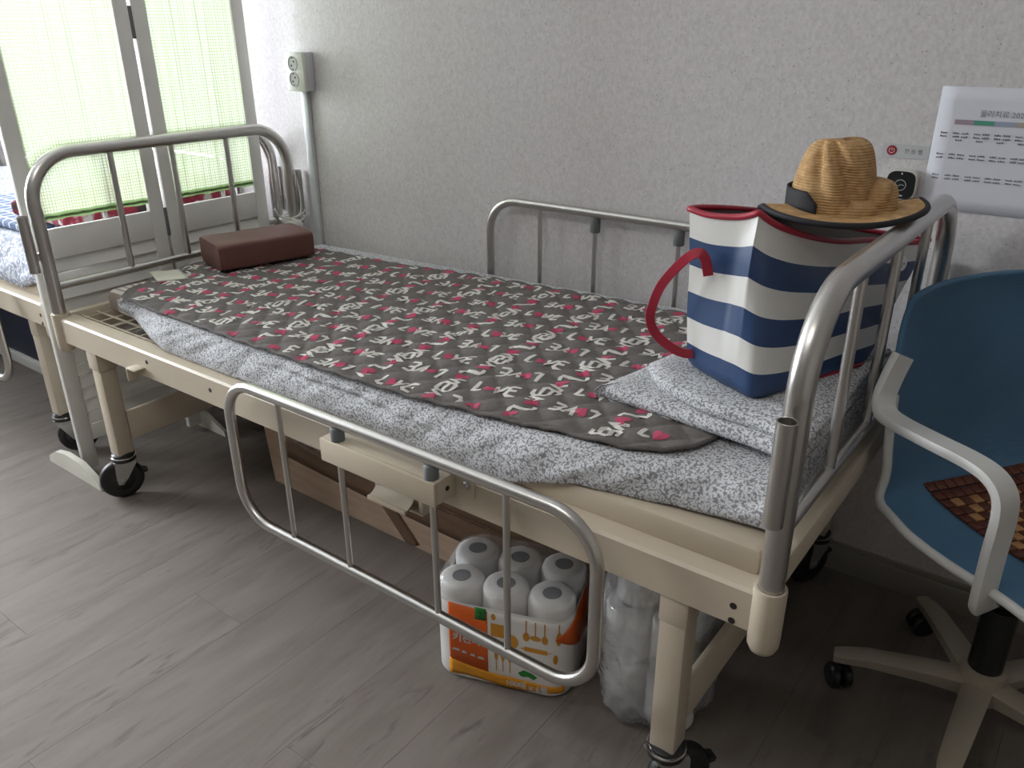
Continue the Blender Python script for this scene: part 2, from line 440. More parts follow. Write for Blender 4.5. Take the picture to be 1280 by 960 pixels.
# ================================================================== THE ROOM
YW = .88                       # back wall plane
XL, XR, YF, ZC = -2.36, 3.6, -3.4, 2.45
fl = MB().box((XL, YF, -.05), (XR, YW, -.004)).build('floor', M['plank_base'], None, 0, loc=(0, 0, -.05)); struct(fl)
PWD, PLN = .18, 1.25
pm = MB().box((0, 0, 0), (PWD - .0004, PLN - .0004, .004), .0003)
first = None
ix = 0; x = XL
while x < XR - 1e-4:
    y = YF - (ix * .47) % PLN
    while y < YW - 1e-4:
        y0, y1, x1 = max(y, YF), min(y + PLN, YW), min(x + PWD, XR)
        if y1 - y0 > .03:
            if x1 - x > PWD - 1e-4 and y1 - y0 > PLN - 1e-4:
                if first is None: o = pm.build('plank', M['plank'], fl, 0, loc=(0, 0, 0)); first = o
                else: o = first.copy(); COL.objects.link(o)
            else:
                o = MB().box((0, 0, 0), (x1 - x - .0004, y1 - y0 - .0004, .004), .0003).build('plank', M['plank'], fl, 0, loc=(0, 0, 0))
            o.parent = fl; o.location = (x, y0, -.004 + .05)
        y += PLN
    x += PWD; ix += 1
struct(MB().box((XL - .12, YW, -.05), (XR + .12, YW + .12, ZC)).build('wall_back', M['wall'], None, 0, loc=(0, YW, 0)))
struct(MB().box((XL - .12, YF - .12, ZC), (XR + .12, YW + .12, ZC + .1)).build('ceiling', M['ceiling'], None, 0, loc=(0, 0, ZC)))
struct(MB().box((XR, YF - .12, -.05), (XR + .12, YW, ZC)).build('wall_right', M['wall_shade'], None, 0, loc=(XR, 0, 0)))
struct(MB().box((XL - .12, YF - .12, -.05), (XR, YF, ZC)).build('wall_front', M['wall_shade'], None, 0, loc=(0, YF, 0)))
# window wall on the left
WY0, WY1, WZ0, WZ1 = -1.75, .80, .62, 2.25
b = MB()
b.box((XL - .12, YF, -.05), (XL, WY0, ZC)).box((XL - .12, WY1, -.05), (XL, YW, ZC))
b.box((XL - .12, WY0, -.05), (XL, WY1, WZ0)).box((XL - .12, WY0, WZ1), (XL, WY1, ZC))
struct(b.build('wall_left', M['wall_plain'], None, 0, loc=(XL, 0, 0)))
wi = MB()
for y in (WY0, (WY0 + WY1) / 2 - .025, WY1 - .05): wi.box((XL - .09, y, WZ0), (XL - .03, y + .05, WZ1), .004)
for z in (WZ0, WZ1 - .05): wi.box((XL - .09, WY0 + .05, z), (XL - .03, (WY0 + WY1) / 2 - .025, z + .05), .004).box((XL - .09, (WY0 + WY1) / 2 + .025, z), (XL - .03, WY1 - .05, z + .05), .004)
wo = struct(wi.build('window_1', M['white_paint'], None, 30, loc=(XL - .06, 0, WZ0)))
for a, c in ((WY0 + .05, (WY0 + WY1) / 2 - .025), ((WY0 + WY1) / 2 + .025, WY1 - .05)):
    MB().box((XL - .063, a, WZ0 + .05), (XL - .057, c, WZ1 - .05)).build('pane', M['glass'], wo, 0)
MB().box((XL - .10, WY0 - .04, WZ0 - .03), (XL + .05, WY1 + .02, WZ0 - .001), .004).build('window_sill', M['white_paint'], wo, 30)
portal('window_portal', (XL - .10, (WY0 + WY1) / 2, (WZ0 + WZ1) / 2), (0, -PI / 2, 0), WZ1 - WZ0, WY1 - WY0)
fill_root = thing('ceiling_fill_housing', 'white housing added for the unseen ceiling fill light, above the open floor in front of the bed', 'lamp', (1.3, -1.3, ZC))  # made-up housing to go with the added ceiling fill
MB().box((.68, -1.57, ZC - .055), (1.92, -1.03, ZC - .001), .006).build('housing', M['white_plastic'], fill_root, 30)
# baseboard with a stepped top
b = MB().box((XL, YW - .012, 0), (XR, YW, .062), .002).box((XL, YW - .007, .062), (XR, YW, .078), .002)
struct(b.build('baseboard_back', M['baseboard'], None, 30, loc=(0, YW, 0)))

# ================================================================== THE BED
L, W = 2.0, .823
TR = .0178
bed = thing('hospital_bed', 'cream and steel hospital bed with raised head and foot boards, against the speckled wall', 'bed', (1, .41, 0))
ZS, ZSB = .534, .423           # socket top and bottom
RT, RB = .524, .456            # side rail top and bottom
def rail(y0, sgn):
    b = MB()
    prof = [(0, RB), (0, RT - .006), (.006, RT), (.042, RT), (.042, RT - .004), (.008, RT - .004), (.004, RT - .008), (.004, RB)]
    prof = [(0, RB), (0, RT - .005), (.005, RT), (.046, RT), (.046, RB)]
    n = len(prof); vs = [(x, y0 + sgn * p, z) for x in (.012, L - .012) for p, z in prof]
    b.add(vs, [(i, (i + 1) % n, n + (i + 1) % n, n + i) for i in range(n)] + [tuple(range(n)), tuple(range(n, 2 * n))])
    return b
rail(-.012, 1).build('side_rail', M['cream'], bed, 30)
rail(W + .012, -1).build('side_rail', M['cream'], bed, 30)
MB().box((-.012, .022, .465), (.012, W - .022, .53), .003).build('end_rail', M['cream'], bed, 30)
MB().box((L - .010, .020, .528), (L + .012, W - .020, .574), .004).build('end_rail', M['cream'], bed, 30)
# small holes and a stop tab on the near rail
for hx, hz in ((.44, .498), (.70, .492), (1.955, .488), (1.955, .462)): MB().lathe([(.0055, -.0008), (.0055, .0006)], (hx, -.012, hz), (0, -1, 0), 10).build('rail_hole', M['dark_hole'], bed, 40)
MB().box((.385, -.040, .476), (.425, -.011, .480), .001).box((.385, -.040, .444), (.389, -.011, .476), .001).build('stop_tab', M['cream'], bed, 30)
for x in (0, L):
    for y in (0, W):
        MB().lathe([(.010, ZSB), (.018, ZSB + .004), (.0225, ZSB + .014), (.0232, ZSB + .03), (.0232, ZS - .002), (.0225, ZS), (.0185, ZS), (.0185, ZS - .01), (0, ZS - .01)], (x, y, 0), seg=24).build('corner_socket', M['cream'], bed, 50)
def end_board(x, name, yb, zc, HT):
    b = MB(); r = .125
    pts = [Vector((x, 0, ZS - .012)), Vector((x, 0, .62))]
    pts += arc((x, r, HT - r), r, PI, PI / 2, 12, (0, 1, 0), (0, 0, 1))
    pts += arc((x, W - r, HT - r), r, PI / 2, 0, 12, (0, 1, 0), (0, 0, 1)) + [Vector((x, W, .62)), Vector((x, W, ZS - .012))]
    b.sweep(pts, TR, 20)
    o = b.build(name, M['steel'], bed, 50)
    MB().sweep([(x, 0, zc), (x, W, zc)], .011, 12).build('cross_tube', M['steel'], o, 50)
    for y in yb: MB().sweep([(x, y, zc), (x, y, HT)], .0088, 12).build('upright_bar', M['steel'], o, 50)
    for y in (-.036, W + .036):
        c = MB(); z0, z1 = .655, .805
        c.lathe([(.0135, z0), (.0135, z1), (.0115, z1), (.0115, z1 - .02), (0, z1 - .02)], (x, y, 0), seg=18)
        c.box((x - .004, min(y, y * .5 + (W * .5 if y > 0 else 0)), z0 + .03), (x + .004, max(y, y * .5 + (W * .5 if y > 0 else 0)), z0 + .05))
        c.build('pole_holder', M['steel'], o, 50)
    return o
end_board(0, 'headboard', (.2265, .4115, .597), .607, .9515)
end_board(L, 'footboard', (.2102, .4115, .613), .621, .9483)
# folding side guards: lowered at the near side, raised at the wall
def guard(y, zt_, plate):
    H_ = .335; zb = zt_ - H_; x0, x1 = .838, 1.757
    o = MB().sweep([(a, y, c) for a, c in rrect(x0, x1, zb, zt_, .088, 10)], .0115, 14, closed=True).build('side_guard', M['steel'], bed, 50)
    for i, xx in enumerate((1.010, 1.184, 1.421, 1.583)):
        MB().sweep([(xx, y, zb), (xx, y, zt_)], .0063, 10).build('guard_bar', M['steel'], o, 50)
        if i in (1, 2):
            MB().lathe([(.0125, zt_ - .048), (.0135, zt_ - .044), (.0135, zt_ - .012), (.010, zt_ - .009)], (xx, y, 0), seg=16).build('rubber_collar', M['rubber_grey'], o, 50)
    return o
guard(-.058, .572, True)
guard(W + .0265, .805, False)
# the bracket that carries the near guard, with its bolt
b = MB()
b.box((1.148, -.074, .487), (1.440, -.066, .535), .0025).box((1.148, -.066, .529), (1.440, -.013, .535), .002)
b.box((1.432, -.066, .489), (1.440, -.013, .533), .002)
o = b.build('guard_bracket', M['cream'], bed, 30)
MB().prism([(0, 0), (.042, 0), (.042, .048), (.034, .056), (.012, .056), (0, .044)], (1.438, -.0125, .493), (1, 0, 0), (0, 0, 1), (0, -1, 0), .004).build('bolt_plate', M['cream'], o, 30)
MB().lathe([(.0085, 0), (.0085, .004), (.006, .0065), (0, .0065)], (1.464, -.0165, .517), (0, -1, 0), 6).build('bolt', M['grey_steel'], o, 30)
MB().lathe([(.005, 0), (.005, .0008)], (1.440, -.04, .512), (1, 0, 0), 10).build('bolt_hole', M['dark_hole'], o, 30)
# release catch hanging under the rail
b = MB()
b.box((1.222, -.010, .415), (1.232, .012, .458), .002).box((1.338, -.010, .405), (1.349, .012, .458), .002)
b.box((1.222, .008, .405), (1.349, .013, .458), .002).box((1.222, -.012, .402), (1.349, .012, .408), .002)
pts = [Vector((0, -.030 + .03 * (i / 6) ** 1.0, .417 + .028 * (i / 6) ** 2)) for i in range(7)]
b.grid(lambda u, q: Vector((1.226 + .10 * q, -.034 + .032 * u, .416 + .024 * u * u)), 7, 2).grid(lambda u, q: Vector((1.226 + .10 * q, -.034 + .032 * u, .411 + .024 * u * u)), 7, 2)
b.box((1.226, -.036, .409), (1.326, -.031, .418), .001)
b.build('release_catch', M['cream'], bed, 30)
# legs with collars and swivel castors
ZL = .138
CA = {0: (-.016, .40, .92), 1: (.022, .75, .66), 2: (.028, .55, .84), 3: (-.02, .45, .9)}
for i, (x, y) in enumerate(((.1425, .019), (.1425, W - .019), (1.862, .019), (1.862, W - .019))):
    o = MB().box((x - .023, y - .023, ZL), (x + .023, y + .023, RB + .004), .004).build('leg', M['cream'], bed, 30)
    cw = .027 if i < 2 else .0245; MB().box((x - cw, y - cw, .40), (x + cw, y + cw, RB + .003), .004).build('leg_collar', M['cream'], o, 30)
    if i >= 2: MB().sweep([(x + .024, y + .01, .440), (x + .050, y + .01, .440)], .007, 8).sweep([(x + .05, y + .01, .446), (x + .05, y + .01, .428)], .006, 8).build('clamp_screw', M['grey_steel'], o, 40)
    tr_, ax, ay = CA[i]; q = math.hypot(ax, ay); dx, dy = tr_ * ax / q, tr_ * ay / q
    A = Vector((-ay, ax, 0)).normalized(); D = Vector((ax, ay, 0)).normalized()   # axle, rolling direction
    cst = MB().lathe([(.0, ZL + .004), (.022, ZL + .004), (.031, ZL - .001), (.031, ZL - .006), (.027, ZL - .009), (.027, ZL - .012), (.033, ZL - .013), (.033, ZL - .021), (0, ZL - .021)], (x, y, 0), seg=24).build('caster', M['black_plastic'], bed, 40)
    MB().lathe([(.0315, ZL - .0065), (.034, ZL - .0075), (.034, ZL - .0105), (.0315, ZL - .0115)], (x, y, 0), seg=24).build('swivel_ring', M['chrome'], cst, 40)
    WR = .059; wc = Vector((x + dx, y + dy, WR))
    MB().lathe([(.0, -.017), (.030, -.017), (.034, -.014), (.050, -.0165), (WR - .003, -.013), (WR, -.006), (WR, .006), (WR - .003, .013), (.050, .0165), (.034, .014), (.030, .017), (0, .017)], wc, A, 30).build('wheel', M['black'], cst, 40)
    f = MB()
    for sg in (-1, 1):
        c0 = Vector((x, y, ZL - .019)) + A * sg * .0205
        poly = [(-.028, 0), (.030, 0), (.030, -.012), (.014, -.052), (.0, -.072), (-.012, -.070), (-.017, -.055)]
        off = (wc - Vector((x, y, 0))).dot(D)
        poly = [(a + off * min(1, -q / .065), q) for a, q in poly]
        f.prism(poly, c0, D, (0, 0, 1), A * sg, .003)
        f.lathe([(.008, 0), (.008, .004), (.004, .006), (0, .006)], wc + A * sg * .0225, A * sg, 8)
    c0 = Vector((x, y, ZL - .019)); f.prism([(-.030, -.0235), (.030, -.0235), (.030, .0235), (-.030, .0235)], c0 - Vector((0, 0, .0035)), D, A, (0, 0, 1), .0035)
    f.build('fork', M['grey_steel'], cst, 40)
    q = wc + D * .055 + Vector((0, 0, .012))
    MB().prism([(-.012, -.008), (.014, -.006), (.016, .002), (-.010, .012)], q - A * .010, D, (0, 0, 1), A, .020).build('brake_lever', M['black_plastic'], cst, 30)
# braces between the legs
for x in (.1425, 1.862): MB().box((x + .006, .043, .175), (x + .020, W - .043, .262), .003).build('leg_brace', M['cream'], bed, 30)
# deck: strap lattice at the head, pressed panel towards the foot
for i in range(18):
    y = .048 + i * .043
    MB().box((.012, y, .515), (1.36, y + .006, .5175)).build('deck_strap', M['cream'], bed, 0)
for i in range(20):
    x = .03 + i * .066
    MB().box((x, .035, .512), (x + .007, W - .035, .515)).build('deck_strap', M['cream'], bed, 0)
b = MB(); b.box((1.36, .026, .516), (1.972, W - .026, .566), .010); b.build('deck_panel', M['cream'], bed, 35)

bed2 = copy_tree(bed); bed2.location = Vector(bed.location) + Vector((-2.125, .03, 0))
for c in bed2.children:
    if c.name.startswith('footboard'):
        for g_ in list(c.children):
            if g_.name.startswith('pole_holder') and min(q.co.y for q in g_.data.vertices) + .41 < 0: bpy.data.objects.remove(g_)
tag(bed2, 'second cream hospital bed at the left edge, beyond the louvred white screen', 'bed')

# ================================================================== BEDDING
def zt(x): return .582 + .024 * x
def y_edge(x): return pw(x, [(.05, .105), (.16, .10), (.50, .046), (1.55, .042), (1.96, .10)])
mt = MB()
def mfn(u, q):
    x = lerp(.05, 1.962, u); e = y_edge(x) + .014; f = W - .020
    base = .5185 if x < 1.33 else lerp(.5185, .567, min(1, (x - 1.33) / .05))
    z1 = zt(x) - .006
    prof = [(e + .004, base), (e - .003, base + .008), (e - .003, z1 - .016), (e + .004, z1 - .004), (e + .018, z1), (f - .018, z1), (f - .003, z1 - .006), (f, z1 - .018), (f, base + .008), (f - .006, base)]
    k = q * len(prof); i = int(k) % len(prof)
    return Vector((x, *prof[i]))
mt.grid(mfn, 60, 10, wrap_v=True)
n = 10; mt.f.append(tuple(range(n))); mt.mi.append(0); mt.f.append(tuple(59 * n + i for i in range(n))); mt.mi.append(0)
tag(mt.build('mattress', M['ticking'], None, 40, loc=(1, .41, .52)), 'thin mattress with beige striped ticking showing at the head end', 'mattress')

def wr(x, y, z): return .5 * nz(x * 7, y * 7, z) + .3 * nz(x * 17, y * 15, z + 5) + .2 * nz(x * 33, y * 31, z + 9)
sh = MB()
def sfn(u, q):
    dr = max(0, (u - .972) / .028); x = lerp(.155, 1.966, min(1, u / .972)) + .006 * min(1, dr * 2); e = y_edge(x)
    zb = pw(x, [(.16, .545), (.5, .528), (1.50, .530), (1.68, .570), (1.97, .573)])
    yb = e - pw(x, [(.16, .004), (.5, .024), (1.50, .028), (1.7, .026), (1.96, .030)])
    z1 = zt(x) + .0005
    # cross profile: far side, top, near drop
    far = [(W - .010, .560), (W - .013, z1 - .012), (W - .022, z1 - .001)]
    if q < .06:
        k = q / .06 * 2; i = min(1, int(k)); a, c = far[i], far[i + 1]; y, z = lerp(a[0], c[0], k - i), lerp(a[1], c[1], k - i); wq = .0
    elif q < .70:
        k = (q - .06) / .64; y, z = lerp(W - .022, e + .020, k), z1; wq = .003 * min(1, 4 * k)
    else:
        k = (q - .70) / .30
        A, B, C, D = Vector((e + .020, z1)), Vector((e - .004, z1 + .002)), Vector((yb - .012, lerp(z1, zb, .45))), Vector((yb, zb))
        p = (1 - k) ** 3 * A + 3 * k * (1 - k) ** 2 * B + 3 * k * k * (1 - k) * C + k ** 3 * D
        y, z = p; wq = .003 + .008 * k * (1.2 - k)
        y += .010 * math.sin(k * PI) * nz(x * 9, 3.3, k * 1.5) + .007 * math.sin(k * PI) * nz(x * 21 + k * 3, 8.1, k * 2)
        z += .010 * k * nz(x * 4, 1.7) + .004 * k * nz(x * 13, 6.)
        y += .013 * math.exp(-((k - .60 - .06 * math.sin(x * 5)) / .07) ** 2) * max(0, 1 - abs(x - 1.12) / .34)
        if x > 1.36 and z < .568:
            if y > .0225: y = lerp(.021, y, min(1, max(0, (x - 1.60) / .06)))
            if y > .024: z = max(z, .5685)
        z = max(z, .5265)
        if y > e - .004: wq = .003
    if dr > 0: z = lerp(z, min(z, .574), min(1, dr) ** 1.3)
    d = wr(x, y, z * 3) * wq
    return Vector((x + .010 * nz(y * 8, q * 9, 2.) * (1 if u < .01 or u > .99 else 0), y - (abs(d) if q > .75 else 0), z + (abs(d) if q < .8 else 0)))
sh.grid(sfn, 260, 90)
tag(sh.build('bed_sheet', M['sheet'], None, 180, loc=(1, .41, .58), thick=.0016), 'grey and white leaf-print sheet spread over the mattress, drooping over the near rail', 'sheet')

# quilted pad with printed lettering
ZP0 = .0055
def puff(x, y):
    a = (x + y) / .078; c = (x - y) / .078
    return abs(math.sin(a * PI)) ** .5 * abs(math.sin(c * PI)) ** .5
def zpad(x, y):
    return zt(x) + ZP0 + .0040 + .0062 * puff(x, y) + .0025 * nz(x * 5, y * 5, 1.)
def y_near(x): return pw(x, [(.06, .10), (.19, .080), (.42, .060), (.85, .040), (1.12, .030), (1.27, .034), (1.45, .046), (1.65, .068), (1.78, .085), (1.9, .10)])
def y_far(x): return pw(x, [(.06, .70), (.25, .714), (.6, .717), (.886, .738), (1.147, .745), (1.494, .738), (1.9, .735)])
def x_l(q): return pw(q, [(0, .175), (.12, .135), (.28, .085), (.55, .055), (1., .055)])
def padxy(u, q):
    rq = .16
    s = 0.
    if q < rq: s = 1 - math.sqrt(max(0, 1 - (1 - q / rq) ** 2))
    if q > 1 - rq: s = 1 - math.sqrt(max(0, 1 - (1 - (1 - q) / rq) ** 2))
    a, c = x_l(q) + .03 * s, 1.822 - .095 * s
    x = lerp(a, c, u); return x, lerp(y_near(x), y_far(x), q)
pd = MB()
def pfn(u, q):
    x, y = padxy(u, q); return Vector((x, y, zpad(x, y)))
pd.grid(pfn, 330, 132)
padt = thing('quilted_pad', 'dark grey quilted bed pad printed with white LOVE words and pink hearts', 'bed pad', (.95, .40, zt(.95)))
pd.build('quilted_cloth', M['pad'], padt, 180, thick=.007)
edge = [padxy(i / 120, 0) for i in range(121)] + [padxy(1, j / 40) for j in range(1, 41)] + [padxy(1 - i / 120, 1) for i in range(1, 121)] + [padxy(0, 1 - j / 40) for j in range(1, 40)]
MB().sweep([(x, y, zpad(x, y) - .003) for x, y in edge], .0042, 8, closed=True).build('edge_binding', M['pad'], padt, 180)
# letter strokes (each letter about one unit tall)
STR = {'L': [[(.12, 1.0), (.08, .55), (.05, .12), (.30, .06), (.62, .12)]],
       'V': [[(.02, .98), (.18, .55), (.30, .06), (.45, .50), (.72, .95)]],
       'E': [[(.80, .96), (.30, .97), (.14, .84), (.20, .55), (.70, .56)], [(.20, .55), (.10, .22), (.28, .06), (.82, .08)]]}
wl, ht = MB(), MB()
def inside(x, y):
    if not (.08 < x < 1.80): return False
    q = (y - y_near(x)) / (y_far(x) - y_near(x))
    if x > 1.72 and q < .14 * (x - 1.72) / .08: return False
    return .006 < q < .994 and x > x_l(q) + .012
def place(px, py, ca, sa, lx, ly): return px + ca * lx - sa * ly, py + sa * lx + ca * ly
def ribbon(pts, wd):
    n = len(pts); Lf, Rt = [], []
    for i in range(n):
        a, c = pts[max(0, i - 1)], pts[min(n - 1, i + 1)]; d = math.hypot(c[0] - a[0], c[1] - a[1]) or 1
        nx, ny = -(c[1] - a[1]) / d, (c[0] - a[0]) / d; h = wd * (.75 if i in (0, n - 1) else 1)
        Lf.append((pts[i][0] + nx * h, pts[i][1] + ny * h)); Rt.append((pts[i][0] - nx * h, pts[i][1] - ny * h))
    vs = [Vector((x, y, zpad(x, y) + .0008)) for q in zip(Lf, Rt) for x, y in q]
    wl.add(vs, [(2 * i, 2 * i + 1, 2 * i + 3, 2 * i + 2) for i in range(n - 1)])
def heart(cx_, cy_, ca, sa, r):
    pts = []
    for k in range(14):
        a = k * 2 * PI / 14; hx = .95 * math.sin(a) ** 3; hy = .80 * math.cos(a) - .32 * math.cos(2 * a) - .12 * math.cos(3 * a) - .05 * math.cos(4 * a)
        pts.append(place(cx_, cy_, ca, sa, hx * r, hy * r))
    vs = [Vector((cx_, cy_, zpad(cx_, cy_) + .0010))] + [Vector((x, y, zpad(x, y) + .0009)) for x, y in pts]
    ht.add(vs, [(0, 1 + k, 1 + (k + 1) % 14) for k in range(14)])
SP = .088
rot = {0: 0.12, 1: PI + .12, 2: PI / 2 + .1, 3: -PI / 2 + .1}
for i in range(-2, 21):
    for j in range(-1, 10):
        bx, by = .18 + i * SP, .055 + j * SP * .93
        k = (i + 2 * j) % 4; k = (0, 2, 1, 3)[k]
        a = rot[k] + random.uniform(-.12, .12); ca, sa = math.cos(a), math.sin(a)
        sc = .037 * random.uniform(.93, 1.07)
        px, py = place(bx + random.uniform(-.004, .004), by, ca, sa, -.042, -.5 * sc)
        for ch, ox in (('L', 0), ('O', .0275), ('V', .040), ('E', .0635)):
            if ch == 'O':
                hx, hy = place(px, py, ca, sa, ox + .004, .45 * sc)
                if inside(hx, hy): heart(hx, hy, math.cos(a - .35), math.sin(a - .35), .0165)
            else:
                for st_ in STR[ch]:
                    pts = [place(px, py, ca, sa, ox + x * sc * .82, y * sc) for x, y in st_]
                    if all(inside(x, y) for x, y in pts): ribbon(pts, .0046)
wl.build('printed_letters', M['white_print'], padt, 0)['kind'] = 'stuff'
ht.build('printed_hearts', M['red_print'], padt, 0)['kind'] = 'stuff'

# pale cloth patch on the head edge of the pad
b = MB(); P4 = [(.055, .245), (.10, .315), (.205, .275), (.165, .205)]
b.grid(lambda u, q: Vector((lerp(lerp(P4[0][0], P4[1][0], u), lerp(P4[3][0], P4[2][0], u), q), lerp(lerp(P4[0][1], P4[1][1], u), lerp(P4[3][1], P4[2][1], u), q), zpad(.13, .26) + .005 + .002 * nz(u * 3, q * 3))), 8, 8)
tag(b.build('cloth_patch', M['foot_white'], None, 180, loc=(.13, .26, .6), thick=.003), 'small pale cloth square lying on the head corner of the grey pad', 'cloth')

# brown block pillow
F1, F2 = Vector((.25, .355, 0)), Vector((.325, .635, 0)); DD = Vector((-.96, .27, 0)) * .175
z0 = zt(.28) + ZP0 + .0125; Hh = .076
b = MB()
def pil(u, q):
    # superellipse section across depth, swept along the length
    a = q * 2 * PI; ex = .22
    c, s_ = math.cos(a), math.sin(a)
    cx_ = .5 + .5 * math.copysign(abs(c) ** ex, c); cz = .5 + .5 * math.copysign(abs(s_) ** ex, s_)
    e = min(u, 1 - u); k = 1 - .05 * max(0, 1 - e / .04) ** 2
    P = F1.lerp(F2, u) + DD * (.5 + (cx_ - .5) * k)
    return Vector((P.x, P.y, z0 + Hh * (.5 + (cz - .5) * k) + .0015 * nz(u * 5, q * 6)))
b.grid(pil, 40, 44, wrap_v=True)
b.f.append(tuple(range(44))); b.mi.append(0); b.f.append(tuple(39 * 44 + i for i in range(44))); b.mi.append(0)
tag(b.build('block_pillow', M['brown'], None, 50, loc=(.2, .52, z0)), 'brown leatherette block pillow lying at the head of the bed', 'pillow')

# folded leaf-print quilt under the bag
qt = thing('folded_quilt', 'folded grey and white leaf-print quilt lying under the striped bag', 'quilt', (1.8, .35, .64))
def slab(poly, zlo, zhi, name, rnd=.010, dome=.004):
    """soft cushion-like layer with rounded rim over a plan outline"""
    P = catmull([(x, y, 0) for x, y in poly], 6, closed=True); n = len(P)
    c = sum(P, Vector()) / n; b = MB(); rows = []
    h = zhi - zlo
    for s_, z in [(.93, zlo), (.985, zlo + h * .12), (1.0, zlo + h * .45), (.99, zlo + h * .78), (.955, zhi - h * .03), (.88, zhi + dome * .4), (.72, zhi + dome), (.5, zhi + dome), (.25, zhi + dome), (.02, zhi + dome)]:
        rows.append([Vector((c.x + (q.x - c.x) * s_, c.y + (q.y - c.y) * s_, z + (zt(q.x) - zt(1.8)) + (.0035 * nz(q.x * 11 * s_, q.y * 11 * s_, z * 10) if z > zlo else 0))) for q in P])
    vs = [q for r in rows for q in r]; fs = []
    for i in range(len(rows) - 1):
        for k in range(n): k2 = (k + 1) % n; fs.append((i * n + k, i * n + k2, (i + 1) * n + k2, (i + 1) * n + k))
    fs.append(tuple(range(n))); fs.append(tuple((len(rows) - 1) * n + k for k in range(n)))
    b.add(vs, fs); return b.build(name, M['sheet'], qt, 180)
zq = zt(1.8) + .0135
slab([(1.588, .222), (1.592, .212), (1.68, .202), (1.80, .182), (1.90, .168), (1.962, .150), (1.972, .165), (1.974, .40), (1.974, .66), (1.965, .68), (1.80, .67), (1.67, .62), (1.655, .60), (1.625, .42)], zq, zq + .025, 'lower_fold')
slab([(1.634, .325), (1.640, .300), (1.672, .262), (1.70, .238), (1.80, .196), (1.90, .182), (1.966, .150), (1.975, .165), (1.976, .40), (1.974, .60), (1.96, .63), (1.78, .60), (1.70, .54), (1.66, .42)], zq + .0245, zq + .047, 'upper_fold')
ZB = zq + .0535                # where the bag stands

# ================================================================== STRIPED BAG AND STRAW HAT
bag = thing('tote_bag', 'navy and white striped tote bag with red trim standing on the folded quilt', 'bag', (1.85, .40, ZB))
base = [(1.712, .306), (1.748, .284), (1.785, .262), (1.824, .246), (1.858, .232), (1.880, .262), (1.902, .320), (1.928, .395), (1.950, .455), (1.962, .505), (1.93, .535), (1.87, .56), (1.82, .555), (1.78, .50), (1.745, .41), (1.722, .345)]
top = [(1.694, .300, .970), (1.735, .290, .966), (1.790, .280, .972), (1.822, .272, .984), (1.842, .300, .962), (1.868, .372, .935), (1.892, .480, .908), (1.918, .600, .890), (1.945, .700, .869), (1.974, .800, .857), (1.955, .806, .858), (1.90, .765, .868), (1.85, .68, .89), (1.79, .54, .93), (1.735, .40, .958), (1.702, .330, .968)]
mid_b = [0, -.002, -.006, .008, .010, .012, .014, .012, .008, 0, 0, 0, -.01, -.01, -.006, 0]
NR = 48
def ring_(P):
    return catmull(P[:4], 5)[:-1] + catmull(P[3:] + P[:1], 5)[:-1]
baseR = ring_([(x, y, ZB) for x, y in base]); topR = ring_(top); nR = len(baseR)
cB = sum(baseR, Vector()) / nR
bulge = [lerp(mid_b[(i // 5) % 16], mid_b[(i // 5 + 1) % 16], (i % 5) / 5) for i in range(nR)]
def bag_pt(k, h):
    a, c = baseR[k], topR[k]; p = a.lerp(c, h)
    out = Vector((a.x - cB.x, a.y - cB.y, 0)).normalized()
    p += out * (bulge[k] * 4 * h * (1 - h))
    cr = nz(p.x * 12, p.y * 12, p.z * 9)
    p += out * .004 * cr * min(1, 6 * h) * min(1, 8 * (1 - h))
    if h < .08: p += -out * .012 * (1 - h / .08) ** 2
    return p
rows = []
b = MB(); inn = MB()
for i in range(NR + 1):
    h = i / NR
    rows += [bag_pt(k, h) for k in range(nR)]
fs, mi = [], []
for i in range(NR):
    stripe = int(i / NR * 6)
    for k in range(nR):
        k2 = (k + 1) % nR; fs.append((i * nR + k, i * nR + k2, (i + 1) * nR + k2, (i + 1) * nR + k)); mi.append(0 if stripe % 2 == 0 else 1)
b.v = [tuple(q) for q in rows]; b.f = fs; b.mi = mi
b.f.append(tuple(range(nR))); b.mi.append(0)
bd = b.build('bag_body', [M['bag_blue'], M['bag_white']], bag, 60)
inn.grid(lambda u, q: (lambda k, h: bag_pt(k, h) + (Vector((cB.x, cB.y, 0)) - Vector((baseR[k].x, baseR[k].y, 0))).normalized() * .004)(int(round(u * nR)) % nR, .04 + q * .955), nR, 20, wrap_u=True)
inn.build('bag_lining', M['bag_in'], bag, 60)
MB().sweep([q + Vector((0, 0, .001)) for q in topR], .0052, 10, closed=True).build('rim_trim', M['red_trim'], bag, 60)
MB().sweep([bag_pt(k, 0.012) for k in range(5 * 6, 5 * 10)], .004, 8).build('base_piping', M['red_trim'], bag, 60)
MB().sweep([bag_pt(15, i / 24) + Vector((.0008, -.0018, 0)) for i in range(25)], .0022, 6).build('side_seam', M['bag_white'], bag, 60) if False else None
hp = catmull([(1.748, .276, .872), (1.742, .271, .900), (1.730, .268, .909), (1.706, .268, .892), (1.672, .266, .848), (1.655, .268, .805), (1.652, .270, .775), (1.664, .274, .751), (1.692, .282, .730), (1.716, .292, .722), (1.74, .31, .725)], 6)
MB().sweep(hp, 0, flat=(.0082, .0015, lambda i: Vector((.25, -.9, .35)))).build('handle', M['red_trim'], bag, 28)
sp_ = bag_pt(5 * 8 + 1, .83); nrm = Vector((.90, -.38, .12)).normalized()
MB().lathe([(.0145, 0), (.0145, .002), (.012, .0035), (.006, .0035), (.005, .0055), (.0025, .0055), (.002, .003), (0, .003)], sp_ + nrm * .004, nrm, 20).build('snap_button', M['chrome'], bag, 40)

